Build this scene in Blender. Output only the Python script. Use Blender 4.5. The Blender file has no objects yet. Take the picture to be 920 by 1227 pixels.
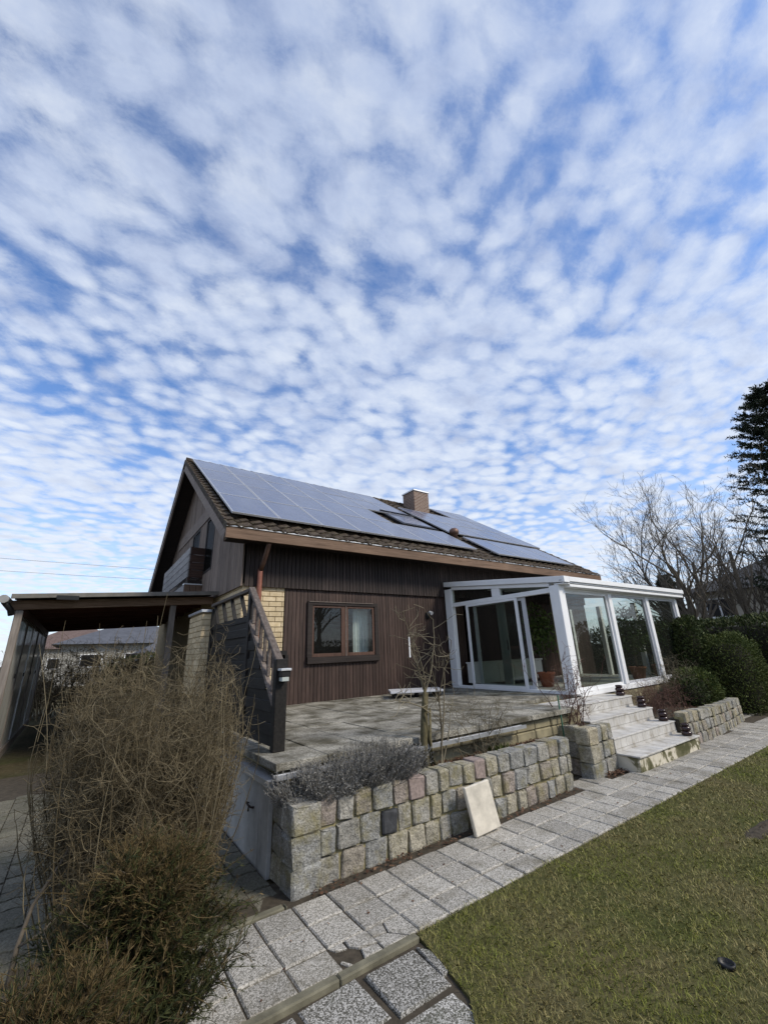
import bpy, math, random
import numpy as np
from mathutils import Vector, Matrix
R_ = math.radians
rnd = random.Random(7)
nr = np.random.default_rng(11)
S = bpy.context.scene
COL = S.collection

# ------------------------------------------------------------------ camera
cam_d = bpy.data.cameras.new('camera')
cam = bpy.data.objects.new('camera', cam_d); COL.objects.link(cam)
yaw, pit, rol = R_(54.3), R_(18.8), R_(-2.2)
fw = Vector((math.cos(pit)*math.cos(yaw), math.cos(pit)*math.sin(yaw), math.sin(pit)))
rt = Vector((math.sin(yaw), -math.cos(yaw), 0)); up = rt.cross(fw)
rt2 = math.cos(rol)*rt + math.sin(rol)*up; up2 = -math.sin(rol)*rt + math.cos(rol)*up
M = Matrix((rt2, up2, -fw)).transposed().to_4x4(); M.translation = Vector((0, 0, 1.8))
cam.matrix_world = M
cam_d.sensor_fit = 'HORIZONTAL'; cam_d.sensor_width = 36.0; cam_d.lens = 490/920*36
cam_d.clip_start = 0.05; cam_d.clip_end = 3000
S.camera = cam

# ------------------------------------------------------------------ sky, sun, exposure
SUN_DIR = Vector((0.50, -0.75, 0.75)).normalized()
W = bpy.data.worlds.new('World'); S.world = W; W.use_nodes = True
nt = W.node_tree; nt.nodes.clear()
def wn(t, **k):
    n = nt.nodes.new(t)
    for a, b in k.items(): setattr(n, a, b)
    return n
def wl(a, b): nt.links.new(a, b)
def wmath(op, a, b=None, c=None, clamp=False):
    n = wn('ShaderNodeMath', operation=op, use_clamp=clamp)
    for i, v in enumerate((a, b, c)):
        if v is None: continue
        if isinstance(v, (int, float)): n.inputs[i].default_value = v
        else: wl(v, n.inputs[i])
    return n.outputs[0]
def wramp(fac, stops, interp='LINEAR'):
    n = wn('ShaderNodeValToRGB'); n.color_ramp.interpolation = interp
    el = n.color_ramp.elements
    while len(el) > 1: el.remove(el[-1])
    el[0].position, el[0].color = stops[0]
    for p, c in stops[1:]:
        e = el.new(p); e.color = c
    wl(fac, n.inputs[0]); return n.outputs[0]
sky = wn('ShaderNodeTexSky', sky_type='NISHITA'); sky.sun_disc = False
sky.sun_elevation = math.asin(SUN_DIR.z); sky.sun_rotation = math.atan2(SUN_DIR.x, SUN_DIR.y)
sky.air_density = 1.0; sky.dust_density = 0.6; sky.ozone_density = 2.0
tc = wn('ShaderNodeTexCoord'); sep = wn('ShaderNodeSeparateXYZ'); wl(tc.outputs['Generated'], sep.inputs[0])
zc = wmath('ADD', wmath('MAXIMUM', sep.outputs[2], 0.0), 0.10)
u = wmath('DIVIDE', sep.outputs[0], zc); v = wmath('DIVIDE', sep.outputs[1], zc)
cmb = wn('ShaderNodeCombineXYZ'); wl(u, cmb.inputs[0]); wl(v, cmb.inputs[1])
mp = wn('ShaderNodeMapping'); mp.inputs['Rotation'].default_value = (0, 0, R_(28)); mp.inputs['Scale'].default_value = (1.0, 1.22, 1)
mp.inputs['Location'].default_value = (3.1, 1.7, 0)
wl(cmb.outputs[0], mp.inputs[0]); P0 = mp.outputs[0]
def wnoise(vec, scale, det=4, rough=0.55, dist=0.0):
    n = wn('ShaderNodeTexNoise'); wl(vec, n.inputs['Vector'])
    n.inputs['Scale'].default_value = scale; n.inputs['Detail'].default_value = det
    n.inputs['Roughness'].default_value = rough; n.inputs['Distortion'].default_value = dist
    return n
# warp the layer a little, then cells (altocumulus) under a coverage field
wr = wnoise(P0, 2.2, 3, 0.5)
wv = wn('ShaderNodeVectorMath', operation='MULTIPLY_ADD'); wl(wr.outputs['Color'], wv.inputs[0])
wv.inputs[1].default_value = (0.12, 0.12, 0); wl(P0, wv.inputs[2])
P1 = wv.outputs[0]
vo = wn('ShaderNodeTexVoronoi', feature='SMOOTH_F1'); wl(P1, vo.inputs['Vector'])
vo.inputs['Scale'].default_value = 13.5; vo.inputs['Smoothness'].default_value = 0.6; vo.inputs['Randomness'].default_value = 1.0
cell = wmath('SUBTRACT', 1.0, vo.outputs['Distance'])
fine = wnoise(P1, 20.0, 8, 0.68).outputs['Fac']
cov = wnoise(P0, 1.1, 3, 0.5).outputs['Fac']
mid = wnoise(P1, 6.5, 5, 0.58).outputs['Fac']
dens = wmath('ADD', wmath('MULTIPLY', cell, 0.95), wmath('MULTIPLY', fine, 0.66))
dens = wmath('ADD', dens, wmath('MULTIPLY', mid, 0.62))
dens = wmath('ADD', dens, wmath('MULTIPLY', cov, 1.0))      # about 0.9 .. 1.9
mask = wramp(wmath('MULTIPLY_ADD', dens, 1.0, -0.955, clamp=True), [(0.16, (0.02, 0.02, 0.02, 1)), (0.36, (0.26, 0.26, 0.26, 1)), (0.55, (0.66, 0.66, 0.66, 1)), (0.78, (0.95, 0.95, 0.95, 1)), (1.0, (1, 1, 1, 1))], 'LINEAR')
# thicker clouds show slightly grey bellies; thin ones stay white
cc = wramp(wnoise(P1, 5.5, 5, 0.62).outputs['Fac'], [(0.30, (2.75, 3.15, 4.1, 1)), (0.48, (3.5, 3.95, 4.85, 1)), (0.66, (4.35, 4.7, 5.25, 1))])
# towards the horizon the layer closes up
hz = wmath('SUBTRACT', 1.0, wmath('MULTIPLY', sep.outputs[2], 2.3, clamp=True))
thin = wmath('SUBTRACT', 1.0, wmath('MULTIPLY', wmath('POWER', wmath('MAXIMUM', sep.outputs[2], 0.0), 1.5), 0.34))
mask2 = wmath('MAXIMUM', wmath('MULTIPLY', mask, thin), wmath('MULTIPLY', hz, 0.75))
skyg = wn('ShaderNodeMix', data_type='RGBA', blend_type='MULTIPLY'); skyg.inputs[0].default_value = 1.0
wl(sky.outputs[0], skyg.inputs[6]); skyg.inputs[7].default_value = (0.70, 0.88, 1.12, 1)
low = wmath('SUBTRACT', 1.0, wmath('MULTIPLY', sep.outputs[2], 1.9, clamp=True))
ccm = wn('ShaderNodeMix', data_type='RGBA'); wl(wmath('MULTIPLY', low, 0.85), ccm.inputs[0]); wl(cc, ccm.inputs[6]); ccm.inputs[7].default_value = (4.7, 4.95, 5.3, 1); cc = ccm.outputs[2]
mx = wn('ShaderNodeMix', data_type='RGBA'); wl(mask2, mx.inputs[0]); wl(skyg.outputs[2], mx.inputs[6]); wl(cc, mx.inputs[7])
bg = wn('ShaderNodeBackground'); bg.inputs[1].default_value = 0.135; wl(mx.outputs[2], bg.inputs[0])
wo = wn('ShaderNodeOutputWorld'); wl(bg.outputs[0], wo.inputs[0])

sl = bpy.data.lights.new('sun', 'SUN'); sl.energy = 2.4; sl.angle = R_(13); sl.color = (1, 0.91, 0.77)
so = bpy.data.objects.new('sun', sl); COL.objects.link(so)
so.rotation_euler = (-SUN_DIR).to_track_quat('-Z', 'Y').to_euler(); so.location = (6, -10, 20)
S.view_settings.view_transform = 'Standard'; S.view_settings.look = 'None'
S.view_settings.exposure = 0.5; S.view_settings.gamma = 1.0
S.render.engine = 'CYCLES'

# ------------------------------------------------------------------ helpers
def tag(o, label=None, cat=None, group=None, kind=None):
    if label: o['label'] = label
    if cat: o['category'] = cat
    if group: o['group'] = group
    if kind: o['kind'] = kind
    return o
def link(o, parent=None):
    COL.objects.link(o)
    if parent is not None: o.parent = parent
    return o
def empty(name, loc=(0, 0, 0)):
    # things are modelled in world coordinates: an Empty at the thing's base, children keep world coordinates
    o = bpy.data.objects.new(name, None); o.location = loc; o.empty_display_size = 0.2
    COL.objects.link(o); return o
class MB:
    def __init__(s): s.v = []; s.f = []; s.m = []
    def add(s, vs, fs, mi=0):
        b = len(s.v); s.v += [tuple(p) for p in vs]; s.f += [tuple(b+i for i in f) for f in fs]; s.m += [mi]*len(fs); return s
    def box(s, x0, x1, y0, y1, z0, z1, mi=0):
        x0, x1 = min(x0, x1), max(x0, x1); y0, y1 = min(y0, y1), max(y0, y1); z0, z1 = min(z0, z1), max(z0, z1)
        return s.add([(x0,y0,z0),(x1,y0,z0),(x1,y1,z0),(x0,y1,z0),(x0,y0,z1),(x1,y0,z1),(x1,y1,z1),(x0,y1,z1)],
              [(0,3,2,1),(4,5,6,7),(0,1,5,4),(1,2,6,5),(2,3,7,6),(3,0,4,7)], mi)
    def hexa(s, p, mi=0):   # eight corner points, order as box
        return s.add(p, [(0,3,2,1),(4,5,6,7),(0,1,5,4),(1,2,6,5),(2,3,7,6),(3,0,4,7)], mi)
    def bar(s, a, b, w, h, upv=(0, 0, 1), mi=0):
        a = Vector(a); b = Vector(b); d = (b-a).normalized(); upv = Vector(upv)
        sd = d.cross(upv)
        if sd.length < 1e-4: sd = d.cross(Vector((1, 0, 0)))
        sd.normalize(); u2 = sd.cross(d).normalized()
        q = []
        for p in (a, b):
            for sx, sy in ((-1,-1),(1,-1),(1,1),(-1,1)): q.append(p + sd*(sx*w/2) + u2*(sy*h/2))
        return s.add(q, [(0,3,2,1),(4,5,6,7),(0,1,5,4),(1,2,6,5),(2,3,7,6),(3,0,4,7)], mi)
    def prism_x(s, poly, x0, x1, mi=0):     # poly in (y,z)
        n = len(poly)
        return s.add([(x0,y,z) for y,z in poly]+[(x1,y,z) for y,z in poly],
              [tuple(range(n))[::-1], tuple(range(n,2*n))]+[(i,(i+1)%n,n+(i+1)%n,n+i) for i in range(n)], mi)
    def prism_z(s, poly, z0, z1, mi=0):
        n = len(poly)
        return s.add([(x,y,z0) for x,y in poly]+[(x,y,z1) for x,y in poly],
              [tuple(range(n))[::-1], tuple(range(n,2*n))]+[(i,(i+1)%n,n+(i+1)%n,n+i) for i in range(n)], mi)
    def tube(s, pts, rad, n=8, cap=True, mi=0):
        pts = [Vector(p) for p in pts]
        if isinstance(rad, (int, float)): rad = [rad]*len(pts)
        base = len(s.v); ref = None
        for i, p in enumerate(pts):
            d = (pts[min(i+1,len(pts)-1)]-pts[max(i-1,0)]).normalized()
            if ref is None:
                ref = Vector((0,0,1)) if abs(d.z) < .9 else Vector((1,0,0))
            a = d.cross(ref)
            if a.length < 1e-3: a = d.cross(Vector((0,1,0)))
            a.normalize(); b = d.cross(a); ref = -b if False else ref
            for k in range(n):
                t = 2*math.pi*k/n; s.v.append(tuple(p + (a*math.cos(t)+b*math.sin(t))*rad[i]))
        for i in range(len(pts)-1):
            for k in range(n):
                s.f.append((base+i*n+k, base+i*n+(k+1)%n, base+(i+1)*n+(k+1)%n, base+(i+1)*n+k)); s.m.append(mi)
        if cap:
            s.f.append(tuple(base+k for k in range(n))[::-1]); s.m.append(mi)
            s.f.append(tuple(base+(len(pts)-1)*n+k for k in range(n))); s.m.append(mi)
        return s
    def lathe(s, c, prof, n=16, mi=0):
        cx, cy, cz = c; base = len(s.v)
        for r, z in prof:
            for k in range(n):
                t = 2*math.pi*k/n; s.v.append((cx+r*math.cos(t), cy+r*math.sin(t), cz+z))
        for i in range(len(prof)-1):
            for k in range(n):
                s.f.append((base+i*n+k, base+i*n+(k+1)%n, base+(i+1)*n+(k+1)%n, base+(i+1)*n+k)); s.m.append(mi)
        s.f.append(tuple(base+k for k in range(n))[::-1]); s.m.append(mi)
        s.f.append(tuple(base+(len(prof)-1)*n+k for k in range(n))); s.m.append(mi)
        return s
    def mesh(s, name, mats, smooth=False):
        me = bpy.data.meshes.new(name); me.from_pydata(s.v, [], s.f)
        for m in (mats if isinstance(mats, (list, tuple)) else [mats]): me.materials.append(m)
        if any(s.m): me.polygons.foreach_set('material_index', s.m)
        if smooth: me.polygons.foreach_set('use_smooth', [True]*len(s.f))
        me.update(); return me
    def build(s, name, mats, parent=None, smooth=False, bevel=0):
        o = bpy.data.objects.new(name, s.mesh(name, mats, smooth)); COL.objects.link(o)
        if parent is not None:
            o.parent = parent
            # undo every ancestor's offset, so that world coordinates stay as modelled
            off = Vector((0, 0, 0)); p = parent
            while p is not None: off += p.location; p = p.parent
            o.location = -off
        if bevel:
            b = o.modifiers.new('bevel', 'BEVEL'); b.width = bevel; b.segments = 1; b.limit_method = 'ANGLE'
        return o
def fast_mesh(name, V, F, mat, parent=None, smooth=False):
    V = np.asarray(V, np.float32).reshape(-1, 3); F = np.asarray(F, np.int32); k = F.shape[1]
    me = bpy.data.meshes.new(name)
    me.vertices.add(len(V)); me.vertices.foreach_set('co', V.ravel())
    me.loops.add(F.size); me.loops.foreach_set('vertex_index', F.ravel())
    me.polygons.add(len(F)); me.polygons.foreach_set('loop_start', np.arange(0, F.size, k, dtype=np.int32))
    try: me.polygons.foreach_set('loop_total', np.full(len(F), k, np.int32))
    except Exception: pass
    if smooth: me.polygons.foreach_set('use_smooth', np.ones(len(F), bool))
    me.materials.append(mat); me.update(calc_edges=True); me.validate()
    o = bpy.data.objects.new(name, me); COL.objects.link(o)
    if parent is not None:
        o.parent = parent; off = Vector((0, 0, 0)); p = parent
        while p is not None: off += p.location; p = p.parent
        o.location = -off
    return o
def unit(a): return a/np.maximum(np.linalg.norm(a, axis=-1, keepdims=True), 1e-9)
def tubes_np(P, Rr, sides=3):
    """P (N,K,3) polylines, Rr (N,K) radii -> verts, quad faces"""
    N, K, _ = P.shape
    D = np.empty_like(P); D[:, 1:-1] = P[:, 2:]-P[:, :-2]; D[:, 0] = P[:, 1]-P[:, 0]; D[:, -1] = P[:, -1]-P[:, -2]
    D = unit(D); ref = np.where(np.abs(D[..., 2:3]) < .85, np.array([0, 0, 1.]), np.array([1., 0, 0]))
    A = unit(np.cross(D, ref)); B = np.cross(D, A)
    t = np.arange(sides)*2*np.pi/sides
    V = P[:, :, None]+Rr[:, :, None, None]*(A[:, :, None]*np.cos(t)[:, None]+B[:, :, None]*np.sin(t)[:, None])
    i = np.arange(N)[:, None, None]*K*sides; j = np.arange(K-1)[None, :, None]*sides; k = np.arange(sides)[None, None, :]; k2 = (k+1) % sides
    F = np.stack([i+j+k, i+j+k2, i+j+sides+k2, i+j+sides+k], -1).reshape(-1, 4)
    return V.reshape(-1, 3), F
def wiggle(P0, D0, L, K, curve, rng, lift=0.0, taper=None):
    """random-walk polylines from P0 (N,3) along D0, total length L (N,)"""
    N = len(P0); P = np.zeros((N, K, 3)); P[:, 0] = P0; d = unit(D0.copy())
    for i in range(1, K):
        d = unit(d+rng.normal(0, curve, (N, 3))+np.array([0, 0, lift]))
        P[:, i] = P[:, i-1]+d*(L/(K-1))[:, None]
    return P
def leaves_np(C, Dn, Nn, L, Wd):
    """quads (diamonds) centred from C along Dn with side vec cross(Dn,Nn)"""
    Dn = unit(Dn); Sd = unit(np.cross(Dn, Nn)); L = L[:, None]; Wd = Wd[:, None]
    V = np.stack([C, C+Dn*L*.45+Sd*Wd*.5, C+Dn*L, C+Dn*L*.45-Sd*Wd*.5], 1)
    F = np.arange(len(C)*4).reshape(-1, 4)
    return V.reshape(-1, 3), F
def cat_vf(*vf):
    Vs = []; Fs = []; b = 0
    for V, F in vf:
        Vs.append(V); Fs.append(F+b); b += len(V)
    return np.concatenate(Vs), np.concatenate(Fs)
def rdir(n, rng): return unit(rng.normal(0, 1, (n, 3)))

# ------------------------------------------------------------------ materials
MATS = {}
class NM:
    def __init__(s, name):
        s.m = bpy.data.materials.new(name); s.m.use_nodes = True; s.t = s.m.node_tree
        s.b = s.t.nodes['Principled BSDF']; s.out = s.t.nodes['Material Output']; MATS[name] = s.m
    def n(s, t, **k):
        x = s.t.nodes.new(t)
        for a, b in k.items(): setattr(x, a, b)
        return x
    def l(s, a, b): s.t.links.new(a, b)
    def coord(s, scale=(1, 1, 1), kind='Object'):
        c = s.n('ShaderNodeTexCoord'); mp = s.n('ShaderNodeMapping'); mp.inputs['Scale'].default_value = scale
        s.l(c.outputs[kind], mp.inputs[0]); return mp.outputs[0]
    def wcoord(s, scale=(1, 1, 1)):
        c = s.n('ShaderNodeNewGeometry'); mp = s.n('ShaderNodeMapping'); mp.inputs['Scale'].default_value = scale
        s.l(c.outputs['Position'], mp.inputs[0]); return mp.outputs[0]
    def noise(s, vec, scale, det=4, rough=.55, dist=0):
        n = s.n('ShaderNodeTexNoise'); s.l(vec, n.inputs['Vector']); n.inputs['Scale'].default_value = scale
        n.inputs['Detail'].default_value = det; n.inputs['Roughness'].default_value = rough; n.inputs['Distortion'].default_value = dist
        return n.outputs['Fac']
    def voro(s, vec, scale, feat='F1', out='Distance'):
        n = s.n('ShaderNodeTexVoronoi', feature=feat); s.l(vec, n.inputs['Vector']); n.inputs['Scale'].default_value = scale
        return n.outputs[out]
    def ramp(s, fac, stops, interp='LINEAR'):
        r = s.n('ShaderNodeValToRGB'); r.color_ramp.interpolation = interp; el = r.color_ramp.elements
        while len(el) > 1: el.remove(el[-1])
        def c4(c): return tuple(c)+(1,) if not isinstance(c, (int, float)) else (c, c, c, 1)
        el[0].position = stops[0][0]; el[0].color = c4(stops[0][1])
        for p, c in stops[1:]:
            e = el.new(p); e.color = c4(c)
        s.l(fac, r.inputs[0]); return r.outputs[0]
    def mix(s, fac, a, b, mode='MIX'):
        m = s.n('ShaderNodeMix', data_type='RGBA', blend_type=mode)
        for i, v in ((0, fac), (6, a), (7, b)):
            if isinstance(v, (int, float)): m.inputs[i].default_value = v if i == 0 else (v, v, v, 1)
            elif isinstance(v, tuple): m.inputs[i].default_value = tuple(v)+(1,)
            else: s.l(v, m.inputs[i])
        return m.outputs[2]
    def math(s, op, a, b=0.0):
        m = s.n('ShaderNodeMath', operation=op)
        for i, v in enumerate((a, b)):
            if isinstance(v, (int, float)): m.inputs[i].default_value = v
            else: s.l(v, m.inputs[i])
        return m.outputs[0]
    def island(s): return s.n('ShaderNodeNewGeometry').outputs['Random Per Island']
    def orand(s): return s.n('ShaderNodeObjectInfo').outputs['Random']
    def bump(s, h, strength=.3, dist=.01):
        b = s.n('ShaderNodeBump'); b.inputs['Strength'].default_value = strength; b.inputs['Distance'].default_value = dist
        s.l(h, b.inputs['Height']); s.l(b.outputs[0], s.b.inputs['Normal'])
    def fin(s, col, rough=.8, spec=.3, metal=0.0):
        if isinstance(col, tuple): s.b.inputs['Base Color'].default_value = col+(1,)
        else: s.l(col, s.b.inputs['Base Color'])
        if isinstance(rough, (int, float)): s.b.inputs['Roughness'].default_value = rough
        else: s.l(rough, s.b.inputs['Roughness'])
        s.b.inputs['Specular IOR Level'].default_value = spec; s.b.inputs['Metallic'].default_value = metal
        return s.m
def wood(name, c0, c1, c2, axis='z', rough=.75, streak=1.0, per='island', spec=.25):
    m = NM(name); sc = {'x': (1.2, 22, 22), 'y': (22, 1.2, 22), 'z': (22, 22, 1.2)}[axis]
    w = m.wcoord(sc); g = m.noise(w, 1.6, 6, .65)
    big = m.noise(m.wcoord((.9, .9, .9)), 1.3, 4, .6)
    c = m.ramp(g, [(.28, c0), (.52, c1), (.78, c2)])
    r = m.island() if per == 'island' else m.orand()
    c = m.mix(.55*streak, c, m.ramp(r, [(0, .55), (.5, 1.0), (1, 1.35)]), 'MULTIPLY')
    c = m.mix(.5, c, m.ramp(big, [(.3, .6), (.6, 1.1)]), 'MULTIPLY')
    m.bump(g, .25, .004); return m.fin(c, rough, spec)
def simple(name, col, rough=.6, var=.25, scale=6, bump=.12, spec=.3, metal=0.0):
    m = NM(name); w = m.wcoord(); n = m.noise(w, scale, 6, .62)
    lo = tuple(c*(1-var) for c in col); hi = tuple(min(1, c*(1+var)) for c in col)
    c = m.ramp(n, [(.3, lo), (.7, hi)]); m.bump(n, bump, .006); return m.fin(c, rough, spec, metal)
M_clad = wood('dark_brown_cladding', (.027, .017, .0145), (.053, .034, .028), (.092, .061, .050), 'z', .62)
M_cladup = wood('eave_shaded_cladding', (.015, .011, .0105), (.033, .024, .022), (.064, .048, .043), 'z', .66)  # darker cladding copy, the shade under the eave is put into its colour
M_gable = wood('weathered_gable_cladding', (.105, .078, .062), (.19, .147, .12), (.275, .225, .19), 'z', .8)
M_fascia = wood('brown_fascia_wood', (.075, .045, .029), (.14, .090, .060), (.21, .14, .10), 'x', .7)
M_barge = wood('weathered_barge_wood', (.13, .10, .085), (.21, .17, .145), (.28, .235, .205), 'y', .8)
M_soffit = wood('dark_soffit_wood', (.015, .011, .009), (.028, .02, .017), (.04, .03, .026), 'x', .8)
M_stair = wood('black_stained_wood', (.007, .0063, .006), (.014, .0125, .0115), (.030, .027, .024), 'y', .6, per='obj')
M_rail = wood('grey_weathered_rail', (.07, .055, .047), (.14, .115, .10), (.23, .20, .18), 'y', .8, per='obj')
M_balc = wood('grey_balcony_board', (.15, .14, .135), (.26, .25, .245), (.36, .35, .345), 'y', .85, per='obj')
M_balcb = wood('brown_balcony_board', (.028, .016, .012), (.06, .033, .024), (.10, .058, .043), 'x', .75, per='obj')
M_carwood = wood('carport_timber', (.075, .045, .028), (.15, .098, .063), (.22, .155, .11), 'x', .8, per='obj')
M_carpost = wood('grey_carport_post', (.11, .095, .08), (.19, .165, .145), (.27, .245, .22), 'z', .85, per='obj')
M_carunder = wood('red_brown_boards', (.045, .018, .013), (.085, .036, .026), (.13, .058, .042), 'x', .75)
M_winwood = wood('red_brown_window_wood', (.050, .026, .018), (.085, .046, .033), (.13, .078, .058), 'z', .6, per='obj')
M_wintrim = wood('dark_window_trim', (.014, .011, .010), (.026, .02, .018), (.045, .035, .031), 'x', .7, per='obj')
M_white = simple('white_painted_frame', (.78, .79, .80), .42, .05, 3, .04, .5)
M_greyfr = simple('grey_white_inner_frame', (.50, .51, .54), .45, .06, 3, .04, .4)
M_zinc = simple('zinc_sheet', (.55, .56, .58), .42, .14, 9, .08, .5, .75)
M_steelw = simple('light_metal_edge', (.62, .63, .64), .4, .12, 9, .08, .5, .4)
M_copper = simple('old_copper_pipe', (.36, .15, .105), .48, .2, 7, .08, .5, .55)
M_coppd = simple('dark_copper_elbow', (.13, .075, .055), .5, .25, 7, .08, .5, .5)
M_dark = simple('dark_interior', (.02, .018, .017), .9, .2, 3, .0)
M_black = simple('black_plastic', (.015, .015, .016), .45, .2, 6, .03)
M_room = simple('room_plaster', (.30, .29, .27), .9, .1, 2, .03)
M_curt = simple('white_net_curtain', (.40, .44, .42), .9, .08, 12, .1)
M_cab = simple('white_cabinet', (.70, .70, .68), .5, .05, 4, .02)
M_terra = simple('terracotta', (.30, .11, .065), .75, .2, 8, .1)
M_potd = simple('dark_glazed_pot', (.028, .012, .011), .22, .3, 9, .05, .5)
M_mortar = simple('mossy_mortar', (.235, .205, .11), .95, .4, 12, .4)
M_ytone = simple('old_yellow_masonry', (.25, .22, .14), .95, .35, 5, .4)
M_curtg = simple('beige_cloth', (.34, .29, .20), .9, .15, 5, .1)
M_rust = simple('rusty_iron', (.035, .025, .02), .85, .4, 20, .3)
M_bark = simple('grey_bark', (.105, .088, .068), .95, .35, 14, .5)
M_twig = None

def mk_glass(name, tint=(1, 1, 1), rough=0.0, refl=1.0, diffuse_mix=0.0):
    m = NM(name); t = m.t; t.nodes.remove(m.b)
    tr = m.n('ShaderNodeBsdfTransparent'); tr.inputs[0].default_value = tint+(1,)
    gl = m.n('ShaderNodeBsdfGlossy'); gl.inputs['Roughness'].default_value = rough; gl.inputs[0].default_value = (1, 1, 1, 1)
    fr = m.n('ShaderNodeFresnel'); fr.inputs[0].default_value = 1.52
    bf = m.n('ShaderNodeNewGeometry').outputs['Backfacing']     # the inner face of a pane adds no mirror of its own
    k = m.math('MULTIPLY', m.math('MULTIPLY', fr.outputs[0], refl), m.math('SUBTRACT', 1.0, bf))
    mx = m.n('ShaderNodeMixShader'); m.l(k, mx.inputs[0]); m.l(tr.outputs[0], mx.inputs[1]); m.l(gl.outputs[0], mx.inputs[2])
    o = mx.outputs[0]
    if diffuse_mix:
        df = m.n('ShaderNodeBsdfDiffuse'); df.inputs[0].default_value = (.42, .42, .40, 1)
        n = m.ramp(m.noise(m.wcoord((1, 1, .35)), 2.3, 5, .65), [(.3, 0.7*diffuse_mix), (.7, min(.9, 1.15*diffuse_mix))])
        m2 = m.n('ShaderNodeMixShader'); m.l(n, m2.inputs[0]); m.l(o, m2.inputs[1]); m.l(df.outputs[0], m2.inputs[2]); o = m2.outputs[0]
    m.l(o, m.out.inputs['Surface']); return m.m
M_glass = mk_glass('window_glass', (.95, .97, .96), 0.0, 1.0, 0.02)
M_glassd = mk_glass('dark_window_glass', (.74, .77, .74), 0.0, 1.0, 0.012)
M_glassg = mk_glass('dull_gable_glass', (.4, .42, .4), .2, .12, 0.01)
M_glassc = mk_glass('sky_pale_carport_glass', (.66, .70, .70), .08, 1.0, 0.62)  # grey diffuse mixed in to imitate pale sky seen through the panes

def mk_solar():
    m = NM('solar_cells'); w = m.coord((1, 1, 1))
    c = m.ramp(m.noise(w, 3.0, 3, .5), [(.3, (.052, .066, .125)), (.7, (.078, .095, .165))])
    # cell grid lines: 6 x 10 cells per module
    br = m.n('ShaderNodeTexBrick'); m.l(w, br.inputs['Vector']); br.offset = 0; br.squash = 1
    br.inputs['Scale'].default_value = 1.0; br.inputs['Brick Width'].default_value = .165; br.inputs['Row Height'].default_value = .165
    br.inputs['Mortar Size'].default_value = .004; br.inputs['Mortar Smooth'].default_value = 0
    c = m.mix(br.outputs['Fac'], c, (.11, .12, .15))
    d = m.noise(m.wcoord((1, 1, 1)), .7, 5, .6)
    c = m.mix(m.ramp(d, [(.4, 0), (.75, .22)]), c, (.25, .25, .26))
    return m.fin(c, m.ramp(d, [(.3, .14), (.7, .30)]), 1.0)
M_solar = mk_solar()
M_alu = simple('aluminium_frame', (.50, .51, .53), .4, .08, 8, .03, .5, .55)

def mk_tile():
    m = NM('mossy_roof_tile'); w = m.wcoord()
    n = m.noise(w, 5, 6, .65); g = m.noise(w, 17, 4, .6)
    c = m.ramp(n, [(.3, (.030, .022, .017)), (.55, (.060, .044, .034)), (.75, (.095, .075, .056))])
    c = m.mix(m.ramp(g, [(.5, 0), (.66, .75)]), c, (.155, .135, .085))
    c = m.mix(.4, c, m.ramp(m.island(), [(0, .5), (1, 1.4)]), 'MULTIPLY')
    m.bump(g, .5, .01); return m.fin(c, .9, .2)
M_tile = mk_tile()

def mk_brick(name, a, b, c_):
    m = NM(name); w = m.wcoord(); n = m.noise(w, 9, 6, .65)
    c = m.ramp(n, [(.3, a), (.6, b), (.8, c_)])
    c = m.mix(.6, c, m.ramp(m.orand(), [(0, .72), (1, 1.15)]), 'MULTIPLY')
    m.bump(m.noise(w, 40, 5, .6), .5, .006); return m.fin(c, .9, .2)
M_brick = mk_brick('yellow_brick', (.46, .36, .21), (.61, .50, .33), (.68, .58, .41))
M_bjoint = simple('yellow_brick_joint', (.30, .235, .14), .95, .2, 14, .3)
def mk_chim():
    m = NM('chimney_brick'); w0 = m.wcoord(); sp_ = m.n('ShaderNodeSeparateXYZ'); m.l(w0, sp_.inputs[0]); cb = m.n('ShaderNodeCombineXYZ'); m.l(m.math('ADD', sp_.outputs[0], sp_.outputs[1]), cb.inputs[0]); m.l(sp_.outputs[2], cb.inputs[1]); w = cb.outputs[0]
    br = m.n('ShaderNodeTexBrick'); m.l(w, br.inputs['Vector'])
    br.inputs['Scale'].default_value = 1; br.inputs['Brick Width'].default_value = .2; br.inputs['Row Height'].default_value = .07; br.inputs['Mortar Size'].default_value = .01
    br.inputs['Color1'].default_value = (.13, .075, .055, 1); br.inputs['Color2'].default_value = (.19, .12, .09, 1); br.inputs['Mortar'].default_value = (.33, .29, .25, 1)
    m.bump(br.outputs['Fac'], -.4, .008); return m.fin(br.outputs['Color'], .9, .2)

def mk_granite():
    m = NM('granite_stone'); w = m.wcoord(); o = m.orand()
    base = m.ramp(o, [(0, (.31, .30, .27)), (.22, (.37, .355, .315)), (.40, (.39, .36, .285)), (.52, (.30, .27, .225)), (.62, (.305, .305, .29)), (.74, (.36, .335, .27)), (.88, (.33, .285, .25)), (.95, (.42, .375, .28))], 'CONSTANT')
    sp = m.noise(w, 62, 3, .8); c = m.mix(.75, base, m.ramp(sp, [(.34, .38), (.5, .95), (.66, 1.5)]), 'MULTIPLY')
    b = m.noise(w, 9, 6, .68); c = m.mix(.8, c, m.ramp(b, [(.3, .50), (.65, 1.18)]), 'MULTIPLY')
    moss = m.ramp(m.noise(w, 4.2, 6, .68), [(.48, 0), (.66, .7)]); c = m.mix(moss, c, (.20, .175, .070))
    h = m.math('ADD', m.noise(w, 26, 6, .65), m.math('MULTIPLY', b, 1.2)); m.bump(h, 1.0, .024); return m.fin(c, .9, .2)
M_granite = mk_granite()
M_slate = simple('dark_slate_stone', (.045, .047, .052), .7, .35, 22, .5)
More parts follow.
